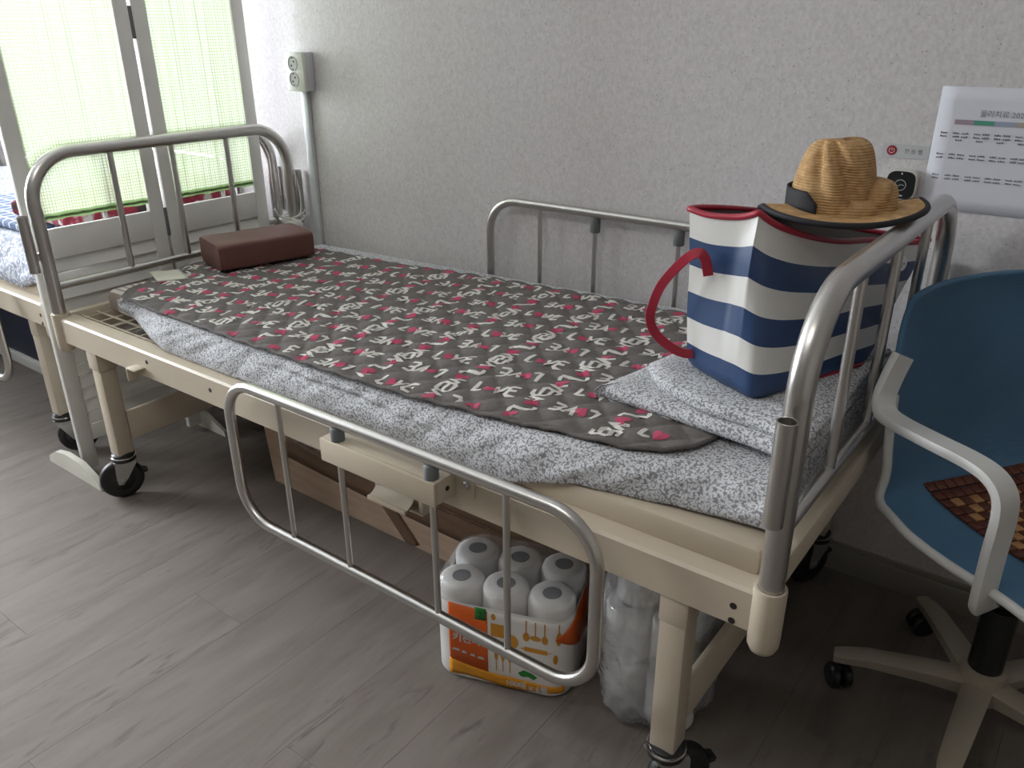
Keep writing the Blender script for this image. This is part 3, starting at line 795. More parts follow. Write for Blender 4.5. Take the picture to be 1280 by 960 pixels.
hat = thing('straw_hat', 'crumpled tan straw hat with a black band, perched on the striped bag', 'hat', (1.897, .447, .96))
HC = Vector((1.897, .447, .970)); H1 = Vector((.80, .60, 0)); H2 = Vector((-.60, .80, 0))
def brim(a, s_):
    """brim point: angle a, s_ 0 at the crown to 1 at the rim"""
    r1, r2 = .128 * s_, .120 * s_
    c, n_ = math.cos(a), math.sin(a)
    near = max(0, -n_)
    z = .004 + (.022 * near ** 1.5 - .002) * s_ * s_ + .016 * max(0, c) ** 2 * s_ ** 3 + .002 * max(0, -c) * s_ - .003 * math.sin(3 * a + 1) * s_ - .030 * max(0, n_) * s_
    z -= .022 * s_ * near
    return HC + H1 * (r1 * c - .003) + H2 * (r2 * n_) + Vector((0, 0, z))
NA = 84
hb = MB(); hb.grid(lambda u, q: brim(u * 2 * PI, lerp(.12, 1, q)), NA, 18, wrap_u=True)
hb.build('brim', M['straw'], hat, 180, thick=.003)
MB().sweep([brim(i * 2 * PI / 96, 1.0) - Vector((0, 0, .001)) for i in range(96)], .0052, 8, closed=True).build('brim_binding', M['black_band'], hat, 180)
def lump(b, c1, c2, rx, ry, hz, ex, seed, folds):
    def fn(u, q):
        a = u * 2 * PI; f = q * PI / 2 * .9999999
        k = max(0, math.cos(f)) ** ex if q < .9999 else 0.; zz = math.sin(f) ** 1.05
        k *= 1 + .045 * math.sin(3 * a + seed) * math.sin(2 * f) + .05 * nz(math.cos(a) * 1.7 + seed, math.sin(a) * 1.7, zz * 2.)
        for a0, tw, wd, dp in folds:
            da = (a - a0 - tw * f + PI) % (2 * PI) - PI; k -= dp * math.exp(-(da / wd) ** 2) * math.sin(2 * f) ** .8
        x = c1 + rx * k * math.cos(a) + .006 * zz; y = c2 + ry * k * math.sin(a)
        z = hz * zz * (1 + .05 * nz(a * .6, seed, 3.)) - .006
        return HC + H1 * x + H2 * y + Vector((0, 0, z))
    b.grid(fn, 72, 30, wrap_u=True)
hc = MB()
lump(hc, -.020, .004, .066, .064, .116, .38, .4, [(-1.1, -.9, .20, .30), (-2.0, -.7, .16, .16), (.35, .6, .35, .10)])
lump(hc, .040, -.008, .038, .052, .056, .45, 2.1, [(-1.6, .8, .3, .12)])
lump(hc, .004, -.030, .062, .038, .030, .55, 4.1, [(-1.2, .4, .3, .10)])
hc.build('crown', M['straw'], hat, 180)
hbn = MB()
def band(u, q):
    a = lerp(math.radians(70), math.radians(236), u)
    t_ = q * (.034 * (1 if u < .9 else 1 - .55 * (u - .9) / .1))
    return HC + H1 * (-.026 + .0655 * math.cos(a)) + H2 * (.004 + .0675 * math.sin(a)) + Vector((0, 0, .002 + t_))
hbn.grid(band, 40, 5)
hbn.build('hat_band', M['black_band'], hat, 180, thick=.0015)

# ================================================================== FOLDING SCREEN
XS0, XS1 = -.098, -.078
scr = thing('folding_screen', 'white wooden folding screen with green cloth and louvred base, behind the headboard', 'screen', (-.09, .39, 0))
ZTOP = 1.72
PAN = [(-.001, .400), (.411, .780)]
SW = .043
for (y0, y1) in PAN:
    for a, c in ((y0, y0 + SW), (y1 - SW, y1)):
        MB().box((XS0, a, .012), (XS1, c, ZTOP), .002).build('stile', M['white_paint'], scr, 30)
    for z0, z1 in ((.10, .150), (.660, .742), (ZTOP - .06, ZTOP - .001)):
        MB().box((XS0 + .002, y0 + SW - .001, z0), (XS1 - .002, y1 - SW + .001, z1), .0015).build('rail', M['white_paint'], scr, 30)
    nl = 13; z = .152; dz = (.660 - .152) / nl
    for i in range(nl):
        zc = z + (i + .5) * dz; b = MB()
        ya, yb_ = y0 + SW - .001, y1 - SW + .001
        sec = [(-.007, -dz * .60), (-.004, -dz * .62), (.007, dz * .50), (.005, dz * .56), (-.002, dz * .40)]
        sec = [(.0075, -dz * .52), (.0085, -dz * .44), (-.006, dz * .56), (-.0085, dz * .52), (-.002, -dz * .2)]
        b.add([((XS0 + XS1) / 2 + p, yy, zc + q) for yy in (ya, yb_) for p, q in sec], [tuple(range(4, -1, -1)), tuple(range(5, 10))] + [(k, (k + 1) % 5, 5 + (k + 1) % 5, 5 + k) for k in range(5)])
        b.build('louver_slat', M['white_paint'], scr, 30)
    # cloth hung on two rods
    for z in (.775, ZTOP - .085):
        MB().sweep([(-.088, y0 + SW - .002, z), (-.088, y1 - SW + .002, z)], .004, 8).build('curtain_rod', M['white_paint'], scr, 40)
    ya, yb_ = y0 + SW + .001, y1 - SW - .001
    nu, nv = 90, 24
    me = bpy.data.meshes.new('curtain'); vs, fs, uvs = [], [], []
    for i in range(nu):
        for j in range(nv):
            u, q = i / (nu - 1), j / (nv - 1); y = lerp(ya, yb_, u); z = lerp(.765, ZTOP - .075, q)
            amp = .0045 * (1 - .5 * abs(2 * q - 1))
            xx = -.088 + .0062 + amp * (math.sin(u * 46 + 2.2 * nz(u * 5, q * .8, y0 * 9)) * .6 + nz(u * 22, q * 1.2, y0 * 5))
            vs.append((xx - ORG[scr.name].x, y - ORG[scr.name].y, z - ORG[scr.name].z + .004 * nz(u * 6, 2.) * (1 if j == 0 else 0))); uvs.append((u * (yb_ - ya) / .33 + .02 * nz(u * 9, q * 2, 1.), q))
    for i in range(nu - 1):
        for j in range(nv - 1): fs.append((i * nv + j, (i + 1) * nv + j, (i + 1) * nv + j + 1, i * nv + j + 1))
    me.from_pydata(vs, [], fs); ul = me.uv_layers.new(name='UVMap')
    for p in me.polygons:
        for li, vi in zip(p.loop_indices, p.vertices): ul.data[li].uv = uvs[vi]
        p.use_smooth = True
    me.materials.append(M['curtain'])
    co = bpy.data.objects.new('curtain', me); COL.objects.link(co); co.parent = scr; co['label'] = 'gathered green open-weave cloth'
for z in (.66, 1.22):
    MB().box((-.0855, .399, z), (-.0790, .412, z + .085), .001).build('hinge', M['rubber_grey'], scr, 30)
for yc in (-.020, .405, .795):
    if yc > .7: continue
    poly = [(-.165, 0), (.145, 0), (.140, .018), (.045, .058), (-.045, .062), (-.110, .050), (-.160, .022)]
    MB().prism(poly, (-.088, yc + (.010 if yc < 0 else .006), .0005), (1, 0, 0), (0, 0, 1), (0, -1, 0), .018 if yc < 0 else .012).build('foot', M['foot_white'], scr, 30)

# ================================================================== LEFT BED CONTENTS
X2, Y2 = -2.125, .03
def soft_box(x0, x1, y0, y1, z0, z1, amp=.006, ex=.25, nu=50, nv=40, seed=0.):
    b = MB()
    def fn(u, q):
        a = q * 2 * PI; c, s_ = math.cos(a), math.sin(a)
        e = min(u, 1 - u); k = 1 - .10 * max(0, 1 - e / .05) ** 2
        yy = .5 + .5 * k * math.copysign(abs(c) ** ex, c); zz = .5 + .5 * k * math.copysign(abs(s_) ** ex, s_)
        d = amp * nz(u * 9 + seed, q * 7, seed)
        return Vector((lerp(x0, x1, u), lerp(y0, y1, yy) + (d if s_ > -.9 else 0), lerp(z0, z1, zz) + (abs(d) if s_ > 0 else 0)))
    b.grid(fn, nu, nv, wrap_v=True); b.f.append(tuple(range(nv))); b.mi.append(0); b.f.append(tuple((nu - 1) * nv + i for i in range(nv))); b.mi.append(0)
    return b
tag(soft_box(-2.06, -.165, .115, .80, .575, .655, .006, seed=2.).build('mattress', M['left_sheet'], None, 60, loc=(-1.1, .45, .575)), 'mattress in a pale blue leaf-print cover on the bed behind the screen', 'mattress')
b = MB()
def ls(u, q):
    x = lerp(-2.0, -.20, u); k = q
    top = .664; y = lerp(.30, .100, min(1, k / .5)); z = top
    if k > .5:
        kk = (k - .5) / .5; y = .100 - .05 * math.sin(kk * PI / 2); z = lerp(top, pw(x, [(-2, .535), (-.5, .535), (-.34, .532), (-.20, .565)]), kk)
        y -= .010 * (nz(x * 11, kk * 3, 4.) + 1) * math.sin(kk * PI) ; z -= 0
    return Vector((x, y, z + .004 * (nz(x * 9, q * 6, 8.) + 1)))
b.grid(ls, 120, 40)
tag(b.build('hanging_sheet', M['left_sheet'], None, 180, loc=(-1.1, .2, .66), thick=.002), 'rumpled pale blue sheet hanging over the rail of the bed at the left edge', 'sheet')
tag(soft_box(-1.0, -.33, .12, .44, .675, .70, .004, seed=4.).build('plaid_blanket', M['plaid'], None, 60, loc=(-.6, .3, .675)), 'folded blue plaid blanket on the bed at the left edge', 'blanket')
tag(soft_box(-.62, -.20, .45, .76, .675, .775, .012, .45, seed=7.).build('floral_cushion', M['floral'], None, 60, loc=(-.4, .6, .675)), 'red and white floral cushion behind the right panel of the screen', 'cushion')
tag(soft_box(-.52, -.17, .15, .43, .703, .765, .010, .5, seed=9.).build('floral_pillow', M['floral'], None, 60, loc=(-.35, .3, .703)), 'red and white floral pillow behind the left panel of the screen', 'pillow')
sb = thing('storage_box', 'navy plastic storage box with a pale bottom edge under the left bed', 'box', (-1.2, .55, 0))
MB().box((-1.75, .30, .045), (-.62, .72, .36), .012).build('body', M['navy_box'], sb, 35)
MB().box((-1.76, .292, .0), (-.612, .728, .046), .006).build('base_edge', M['white_paint'], sb, 35)

# ================================================================== UNDER THE BED
cb = thing('cardboard_box', 'large brown cardboard box taped with wide tape, under the bed', 'box', (.95, .50, 0))
b = MB()
X0, X1, Y0, Y1, Zb = .42, 1.50, .318, .74, .425
def cbx(x, y, z): return Vector((x - (.05 * z / Zb if x == X0 else 0), y - (.012 * math.sin(PI * (x - X0) / (X1 - X0)) * z / Zb if y == Y0 else 0), z))
b.grid(lambda u, q: Vector((lerp(X0 - .05 * q, X1, u), Y0 - .016 * math.sin(PI * u) * math.sin(PI * q), q * Zb)), 20, 10)
b.grid(lambda u, q: Vector((lerp(X0 - .05 * q, X1, u), Y1, q * Zb)), 20, 10)
for xs in (0, 1): b.grid(lambda u, q: Vector(((X0 - .05 * q) if xs == 0 else X1, lerp(Y0, Y1, u), q * Zb)), 6, 10)
b.grid(lambda u, q: Vector((lerp(X0 - .05, X1, u), lerp(Y0, Y1, q), Zb)), 20, 6).grid(lambda u, q: Vector((lerp(X0, X1, u), lerp(Y0, Y1, q), 0.)), 20, 6)
b.build('carton', M['card'], cb, 40)
def tape(p0, p1, wd):
    t_ = MB(); d = Vector((p1[0] - p0[0], p1[1] - p0[1])).normalized(); n_ = Vector((-d.y, d.x)) * wd / 2
    def fn(u, q):
        p = Vector(p0).lerp(Vector(p1), u) + n_ * (2 * q - 1); uu = (p.x - X0 + .05 * p.y / Zb) / (X1 - X0 + .05 * p.y / Zb)
        uu = min(max(uu, 0), 1); qq = min(max(p.y / Zb, 0), 1)
        return Vector((p.x, Y0 - .016 * math.sin(PI * uu) * math.sin(PI * qq) - .0012, min(max(p.y, .001), Zb - .001)))
    t_.grid(fn, 24, 4); return t_.build('tape_strip', M['tape'], cb, 60, thick=.0006)
tape((X0 - .030, .225), (X1 - .01, .195), .085)
tape((X0 + .05, .150), (X1 - .01, .118), .080)
tape((.90, .12), (.99, .0), .050)
tag(MB().box((.27, .60, 0), (.35, .78, .30), .004).build('wooden_board', M['taupe_plastic'], None, 30, loc=(.31, .7, 0)), 'pale board standing on end in the shadow behind the cardboard box', 'board')

# six-roll paper towel pack
PX, PY = Vector((1.334, .012, 0)), Vector((1.606, .106, 0))
U = (PY - PX).normalized(); V = Vector((-U.y, U.x, 0)); RR = .0475; PH = .228
pk = thing('paper_towel_pack', 'film-wrapped pack of six paper towel rolls with orange print, under the bed', 'paper towels', PX + U * .1425 + V * .095)
ctr = []
for j in range(2):
    for i in range(3):
        c = PX + U * (RR + .002 + i * (2 * RR + .0005)) + V * (RR + .002 + j * (2 * RR + .0005)); ctr.append(c)
        hz = PH - .004 + (.003 if (i + j) % 2 else 0)
        MB().lathe([(.018, .004), (RR - .003, .003), (RR, .008), (RR, hz - .012), (RR - .004, hz - .003), (RR - .012, hz), (.0185, hz), (.0180, hz - .002), (.0175, hz - .07), (.0, hz - .07)], c, seg=32).build('roll', [M['tissue']], pk, 50)
        MB().lathe([(.0190, hz + .0004), (.0176, hz + .0004), (.0174, hz - .069), (.0, hz - .069)], c, seg=24).build('roll_core', M['core'], pk, 50)
# wrapper side wall (hull of the six rolls) and clear top
Lx, Ly = 6 * RR + .005, 4 * RR + .005; rc = RR + .0015
def hull(n=10):
    o = []
    for cx_, cy_, a in ((Lx - rc, rc, -PI / 2), (Lx - rc, Ly - rc, 0), (rc, Ly - rc, PI / 2), (rc, rc, PI)):
        o += [(cx_ + rc * math.cos(a + PI / 2 * i / n), cy_ + rc * math.sin(a + PI / 2 * i / n)) for i in range(n + 1)]
    return o
HL = hull(); nh = len(HL)
wp = MB(); rowz = [(.97, .0012), (1., .008), (1., .06), (1., .12), (1., .175), (1.0, .196)]
cc = Vector((Lx / 2, Ly / 2))
for s_, z in rowz:
    for x, y in HL:
        p = cc + (Vector((x, y)) - cc) * s_; P = PX + U * p.x + V * p.y; wp.v.append((P.x, P.y, z))
for i in range(len(rowz) - 1):
    for k in range(nh): k2 = (k + 1) % nh; wp.f.append((i * nh + k, i * nh + k2, (i + 1) * nh + k2, (i + 1) * nh + k)); wp.mi.append(0)
wp.build('printed_wrapper', M['film_white'], pk, 40, thick=.0008)
wt = MB()
rowt = [(1.002, .190), (1.002, .208), (.985, .222), (.95, .2315), (.85, .2325), (.6, .232), (.3, .232), (.01, .232)]
for s_, z in rowt:
    for x, y in HL:
        p = cc + (Vector((x, y)) - cc) * s_; P = PX + U * p.x + V * p.y
        wt.v.append((P.x, P.y, z + (.002 * nz(p.x * 60, p.y * 60) if z > .22 else 0)))
for i in range(len(rowt) - 1):
    for k in range(nh): k2 = (k + 1) % nh; wt.f.append((i * nh + k, i * nh + k2, (i + 1) * nh + k2, (i + 1) * nh + k)); wt.mi.append(0)
wt.build('clear_film', M['film_thin'], pk, 60)
def hullpt(a, z, d=.0008):
    """point on the wrapper: a = distance round from the front left tangent point"""
    fl_, q4 = Lx - 2 * rc, rc * PI / 2
    if a <= fl_: x, y, nx, ny = rc + a, 0, 0, -1
    elif a <= fl_ + q4:
        t_ = (a - fl_) / rc - PI / 2; x, y, nx, ny = Lx - rc + rc * math.cos(t_), rc + rc * math.sin(t_), math.cos(t_), math.sin(t_)
    else: x, y, nx, ny = Lx, rc + a - fl_ - q4, 1, 0
    if a < 0:
        t_ = -PI / 2 + a / rc; x, y, nx, ny = rc + rc * math.cos(t_), rc + rc * math.sin(t_), math.cos(t_), math.sin(t_)
    P = PX + U * (x + nx * d) + V * (y + ny * d); return Vector((P.x, P.y, z))
def decal(name, top_, bot_, a0, a1, mat, lift=.0008, n=26):
    return MB().grid(lambda u, q: hullpt(lerp(a0, a1, u), lerp(bot_(u), top_(u), q), lift), n, 4).build(name, mat, pk, 180, thick=.0002)
def flat_on(vs2, fs, name, mat, lift):
    b_ = MB(); b_.add([hullpt(x - rc, z, lift) for x, z in vs2], fs); return b_.build(name, mat, pk, 0)
def text_on(body, mat, x0, z0, size, lift, bold=0.):
    cu_ = bpy.data.curves.new('t', 'FONT'); cu_.body = body; cu_.size = size; cu_.offset = bold; cu_.resolution_u = 2
    ob_ = bpy.data.objects.new('t', cu_); COL.objects.link(ob_)
    m_ = ob_.evaluated_get(bpy.context.evaluated_depsgraph_get()).to_mesh()
    vs = [(x0 + q.co.x, z0 + q.co.y) for q in m_.vertices]; fs = [tuple(p.vertices) for p in m_.polygons]
    bpy.data.objects.remove(ob_); bpy.data.curves.remove(cu_); return flat_on(vs, fs, 'printed_text', mat, lift)
decal('orange_panel', lambda u: lerp(.194, .188, u), lambda u: .030, -.012, .072, M['orange'])
decal('yellow_band', lambda u: .050 - .022 * math.sin(min(1, u * 2.2) * PI / 2) + .006 * math.sin(u * PI), lambda u: .009 + .004 * math.sin(u * 9), -.014, Lx - 2 * rc + .042, M['yellow'], .0011)
decal('green_badge', lambda u: .194, lambda u: .164, .046, .070, M['green'], .0012, 4)
decal('orange_side_panel', lambda u: lerp(.150, .192, min(1, u * 2.4)), lambda u: lerp(.148, .085, min(1, u * 1.6)), Lx - 2 * rc + .020, Lx - 2 * rc + rc * PI / 2 + .092, M['orange'], .0009, 30)
text_on('키친타올', M['white_print'], .045, .100, .0225, .0014, .0009)
text_on('2', M['black_plastic'], .102, .171, .020, .0016)
text_on('100매 x 6롤', M['white_print'], .158, .0125, .0185, .0016, .0006)
def shapes(name, mat, polys, lift):
    b_ = MB()
    for p in polys: b_.add([hullpt(x - rc, z, lift) for x, z in p], [tuple(range(len(p)))])
    return b_.build(name, mat, pk, 0)
def oval(cx_, cz, rx, rz, n=14): return [(cx_ + rx * math.cos(2 * PI * i / n), cz + rz * math.sin(2 * PI * i / n)) for i in range(n)]
def rect(x0, x1, z0, z1): return [(x0, z0), (x1, z0), (x1, z1), (x0, z1)]
for k, (x, z, s_) in enumerate(((.052, .076, .009), (.070, .073, .006), (.088, .070, .006), (.106, .067, .008))):
    shapes('printed_icon', M['white_print'], [[(x - s_, z - .003), (x + s_, z - .003), (x + s_ * .6, z + .003), (x - s_ * .7, z + .003)]], .0012)
for x, rx, rz in ((.202, .007, .011), (.221, .0115, .006), (.240, .0065, .010)):
    shapes('printed_utensil', M['mustard'], [rect(x - .0013, x + .0013, .150, .186), oval(x, .146, rx, rz)], .0008)
shapes('printed_rolling_pin', M['mustard'], [rect(.198, .246, .110, .121), rect(.191, .253, .1142, .1168)], .0008)
shapes('printed_pot', M['mustard'], [rect(.128, .158, .130, .162), oval(.134, .178, .005, .008)], .0008)
shapes('printed_pan', M['mustard'], [oval(.172, .126, .014, .017), rect(.161, .164, .150, .186)], .0008)
shapes('printed_whisk', M['mustard'], [oval(.268, .150, .006, .016), rect(.267, .269, .164, .186), oval(.262, .100, .005, .012)], .0008)
for x in (.139, .153, .168): shapes('printed_fork', M['mustard'], [oval(x, .084, .004, .014), rect(x - .001, x + .001, .044, .072)], .0008)
shapes('green_leaf_mark', M['green'], [[(.185, .050), (.192, .042), (.207, .045), (.218, .040), (.226, .048), (.214, .056), (.197, .060)]], .0012)

# clear bag full of white rolls behind the near foot leg
BC = Vector((1.738, .228, 0))
pb = thing('plastic_bag', 'bulging clear plastic bag of white rolls behind the bed leg', 'plastic bag', BC)
def bagfn(u, q):
    a = u * 2 * PI; h = q
    r = pw(h, [(0, .070), (.03, .100), (.12, .116), (.35, .120), (.6, .117), (.8, .108), (1, .075)])
    z = .002 + h * .40
    d = .012 * nz(math.cos(a) * 2.2, math.sin(a) * 2.2, h * 4) + .008 * nz(math.cos(a) * 6, math.sin(a) * 6, h * 10) + .004 * nz(math.cos(a) * 14, math.sin(a) * 14, h * 20)
    return Vector((BC.x + (r + d) * math.cos(a) * .95, BC.y + (r + d) * math.sin(a) * 1.05, max(.0015, z + .01 * nz(a, h * 6) * (1 if h > .02 else 0))))
b = MB(); b.grid(bagfn, 72, 50, wrap_u=True); b.build('film', M['film'], pb, 180)
for k, (dx, dy, z, r) in enumerate(((-.049, -.034, .006, .048), (.049, -.034, .006, .048), (.0, .054, .006, .048), (-.047, -.036, .125, .047), (.049, -.032, .125, .047), (.0, .054, .125, .047), (-.040, -.015, .245, .044), (.048, .010, .245, .043))):
    rl = MB().lathe([(.019, z), (r - .003, z), (r, z + .004), (r, z + .108), (r - .004, z + .113), (.019, z + .113), (.018, z + .05), (0, z + .05)], BC + Vector((dx, dy, 0)), seg=28).build('paper_roll', M['tissue'], None, 50, loc=BC + Vector((dx, dy, z)))
    tag(rl, 'white paper roll in the %s layer inside the clear plastic bag' % ('bottom' if z < .1 else 'middle' if z < .2 else 'top'), 'paper roll', 'white rolls in the %s of the plastic bag' % ('bottom' if z < .1 else 'middle' if z < .2 else 'top'))

# ================================================================== THINGS ON THE WALL
sk = thing('wall_socket', 'white surface-mounted double wall socket above the headboard', 'socket', (.072, YW, 1.118))
yf = YW - .046
MB().box((.030, yf + .012, 1.061), (.113, YW - .0005, 1.176), .003).build('back_box', M['grey_plastic'], sk, 30)
MB().box((.029, yf, 1.060), (.114, yf + .012, 1.177), .003).build('face_plate', M['white_plastic'], sk, 30)
for z in (1.143, 1.096):
    r = .0195
    o = MB().lathe([(.0222, 0), (.0222, .0018), (.0205, .0020), (.0195, .0004), (0, .0004)], (.066, yf, z), (0, -1, 0), 28).build('outlet', M['outlet_grey'], sk, 40)
    q = MB()
    for dx in (-.0085, .0085): q.lathe([(.003, .0006), (.003, .0012)], (.066 + dx * .7, yf, z + dx * .7), (0, -1, 0), 10)
    for dz in (-.0165, .0165): q.box((.0635, yf - .0012, z + dz - .0015), (.0685, yf - .0004, z + dz + .0015))
    q.build('pin_hole', M['dark_hole'], o, 0)
tag(MB().box((.050, YW - .016, .08), (.082, YW - .0004, 1.0605), .004).build('cable_trunking', M['grey_plastic'], None, 30, loc=(.066, YW, .08)), 'vertical pale grey cable trunking running down from the wall socket', 'trunking')
# printed timetable
pn = thing('wall_notice', 'white printed timetable sheet taped to the wall at right', 'notice', (2.10, YW, 1.02))
MB().grid(lambda u, q: Vector((lerp(1.932, 2.262, u), YW - .0012 - .003 * (1 - q) ** 2 * abs(2 * u - 1) ** 2, lerp(.905, 1.138, q))), 12, 10).build('sheet', M['paper'], pn, 60, thick=.0005)
yn = YW - .0062
text_mesh('printed_text', '물리치료 2020', M['grey_ink'], pn, (2.005, yn + .003, 1.0865), (1, 0, 0), (0, 0, 1), .0135)
for k, (x0, cc_) in enumerate(((1.965, (.38, .30, .36)), (1.998, (.09, .34, .24)), (2.033, (.33, .38, .50)), (2.068, (.40, .36, .30)), (2.103, (.35, .40, .34)), (2.138, (.42, .36, .40)))):
    if k == 0: hm = []
    mm = plain('header_tint', cc_, .8)
    MB().box((x0, yn + .0035, 1.070), (x0 + (.033 if k == 0 else .035), yn + .0045, 1.0785)).build('header_cell', mm, pn, 0)
tx = MB()
for r_, zz in enumerate((1.052, 1.012, .972)):
    for cidx, x0 in enumerate((1.944, 1.966, 2.002, 2.037, 2.072, 2.107, 2.142)):
        for ln in range(3 if r_ == 0 and cidx else 2):
            x = x0 + (.006 if ln == 2 else 0)
            for wd in range(3 if cidx == 0 else 6 - 3 * (ln == 2)):
                if wd == 3: x += .003
                tx.box((x, yn + .0035, zz - ln * .0065), (x + .0030, yn + .0042, zz - ln * .0065 + random.uniform(.0018, .0032))); x += .0040
tx.build('printed_rows', M['grey_ink'], pn, 0)['kind'] = 'stuff'
# small label and round-cornered call unit
lb = thing('wall_label', 'small white wall sticker with a red power symbol, above the black call unit', 'label', (1.884, YW, 1.012))
MB().box((1.842, YW - .0016, .999), (1.9305, YW - .0002, 1.026)).build('sticker', M['grey_plastic'], lb, 0)
b = MB().lathe([(.0098, 0), (.0098, .0006)], (1.8605, YW - .0016, 1.0128), (0, -1, 0), 24); b.build('red_disc', M['red_trim'], lb, 0)
q = MB(); q.sweep([(1.8605 + .005 * math.sin(a), YW - .0024, 1.0128 + .005 * math.cos(a)) for a in [.6 + i * (2 * PI - 1.2) / 20 for i in range(21)]], .0008, 6).sweep([(1.8605, YW - .0024, 1.0128), (1.8605, YW - .0024, 1.0185)], .0008, 6)
q.build('power_symbol', M['white_print'], lb, 0)
text_mesh('printed_text', '전 원 벨', M['grey_ink'], lb, (1.884, YW - .0017, 1.009), (1, 0, 0), (0, 0, 1), .0105)
cu = thing('call_unit', 'black round-cornered call unit with a pale rim on the wall by the hat', 'call button', (1.892, YW, .9485))
def squircle(r, e=.55): return [(r * math.copysign(abs(math.cos(a)) ** e, math.cos(a)), r * math.copysign(abs(math.sin(a)) ** e, math.sin(a))) for a in [2 * PI * i / 40 for i in range(40)]]
MB().prism(squircle(.0300), (1.892, YW - .0005, .9485), (1, 0, 0), (0, 0, 1), (0, -1, 0), .018).build('case', M['white_plastic'], cu, 30)
MB().prism(squircle(.0272), (1.892, YW - .0183, .9485), (1, 0, 0), (0, 0, 1), (0, -1, 0), .0018).build('face', M['black_plastic'], cu, 30)
q = MB()
q.sweep([(1.892 + .0105 * math.cos(a), YW - .0203, .9485 + .0105 * math.sin(a)) for a in [2 * PI * i / 32 for i in range(32)]], .0006, 6, closed=True)
q.box((1.8905, YW - .0207, .9695), (1.8935, YW - .0200, .9730)).box((1.885, YW - .0207, .9265), (1.899, YW - .0200, .9290))
q.sweep([(1.884, YW - .0203, .9490), (1.889, YW - .0203, .9465), (1.893, YW - .0203, .9500), (1.899, YW - .0203, .9480)], .0006, 6)
q.build('ring_mark', M['grey_plastic'], cu, 0)

# coiled call cord on the headboard's far post
cd = thing('call_handset', 'white call handset with coiled cable hung on the far headboard post', 'handset', (.02, W - .01, .62))
P = [(.026, W + .004, .80), (.030, W + .012, .74), (.028, W + .012, .68), (.022, W - .004, .655)]
tb = MB().sweep(catmull(P, 8), .0032, 8)
for k in range(4):
    n_ = 26; a0 = random.uniform(0, 6)
    tb.sweep([(.0 + (.030 + .004 * k) * math.cos(2 * PI * i / n_), W - .005 + (.034 + .003 * k) * math.sin(2 * PI * i / n_), .632 + .010 * k + .012 * math.sin(2 * PI * i / n_ + a0)) for i in range(n_)], .003, 8, closed=True)
tb.sweep(catmull([(.030, W - .02, .65), (.045, W - .05, .66), (.038, W - .085, .675), (.034, W - .10, .70)], 8), .003, 8)
tb.build('cable', M['white_plastic'], cd, 60)
MB().lathe([(.004, -.028), (.014, -.022), (.018, -.006), (.017, .012), (.010, .024), (.004, .028)], (.040, W - .030, .640), (.3, .9, -.3), 16).build('handset', M['white_plastic'], cd, 60)

# ================================================================== OFFICE CHAIR
CU, CV = Vector((.82, -.572, 0)), Vector((.572, .82, 0)); CH = Vector((2.283, .505, 0))
def cp(u, q, z): return CH + CU * u + CV * q + Vector((0, 0, z + .020))
ch = thing('office_chair', 'blue mesh office chair with white arms at the foot of the bed', 'chair', CH)
prof = catmull([(-.205, 0, .835), (-.212, 0, .78), (-.205, 0, .68), (-.198, 0, .58), (-.185, 0, .52), (-.150, 0, .472), (-.08, 0, .452), (.03, 0, .448), (.14, 0, .456), (.205, 0, .452), (.235, 0, .432)], 8)
NPf = len(prof)
def half_w(i):
    s_ = i / (NPf - 1); w_ = pw(s_, [(0, .208), (.04, .212), (.16, .216), (.40, .212), (.52, .228), (.65, .240), (.85, .236), (.95, .205), (1, .16)]); return w_
def shell(i, q):
    """q in -1..1 across the chair"""
    p = prof[i]; s_ = i / (NPf - 1); bend = pw(s_, [(0, .055), (.35, .055), (.5, .03), (.7, .0), (1, 0)]); lift = pw(s_, [(.45, 0), (.62, .018), (1, .012)])
    return cp(p.x + bend * q * q * (1 if p.x > -.3 else 1), half_w(i) * q, p.z + lift * q * q - .004 * q ** 6 * max(0, 1 - s_ / .06))
NQ = 33
b = MB(); b.grid(lambda u, q: shell(int(round(u * (NPf - 1))), 2 * q - 1), NPf, NQ)
b.build('mesh_shell', M['mesh_blue'], ch, 180, thick=.010)
R0 = int(NPf * .22)
loop = [shell(i, -1) for i in range(R0, NPf)] + [shell(NPf - 1, -1 + 2 * k / 24) for k in range(1, 25)] + [shell(i, 1) for i in range(NPf - 2, R0 - 1, -1)]
MB().sweep([q + Vector((0, 0, -.004)) - CU * .003 for q in loop], .0078, 10).build('shell_rim', M['chair_white'], ch, 180)
for sg in (-1, 1):
    A = [cp(-.150, sg * .216, .735), cp(-.148, sg * .232, .70), cp(-.142, sg * .246, .668), cp(-.125, sg * .254, .650), cp(-.09, sg * .258, .647), cp(-.02, sg * .258, .650), cp(.05, sg * .258, .654), cp(.09, sg * .258, .650), cp(.112, sg * .256, .632), cp(.118, sg * .253, .60), cp(.116, sg * .250, .54), cp(.114, sg * .246, .48), cp(.110, sg * .238, .44), cp(.10, sg * .215, .420)]
    A = catmull(A, 6)
    n_ = len(A)
    def up(i, A=A, n_=n_, sg=sg):
        T_ = (A[min(i + 1, n_ - 1)] - A[max(i - 1, 0)]).normalized(); return (CV * sg).cross(T_) * (1 if sg > 0 else -1)
    MB().sweep(A, 0, flat=(.019, .0075, up)).build('armrest', M['chair_white'], ch, 60)
b = MB(); b.box((-.12, -.10, .405), (.11, .10, .438), .012, mat=Matrix.Translation(CH) @ Matrix(((CU.x, CV.x, 0), (CU.y, CV.y, 0), (0, 0, 1))).to_4x4())
b.build('tilt_mechanism', M['black_plastic'], ch, 35)
HB = CH + Vector((-.021, .043, 0))
MB().lathe([(.030, .13), (.030, .27), (.016, .275), (.016, .41)], HB, seg=20).build('gas_lift', M['black_plastic'], ch, 40)
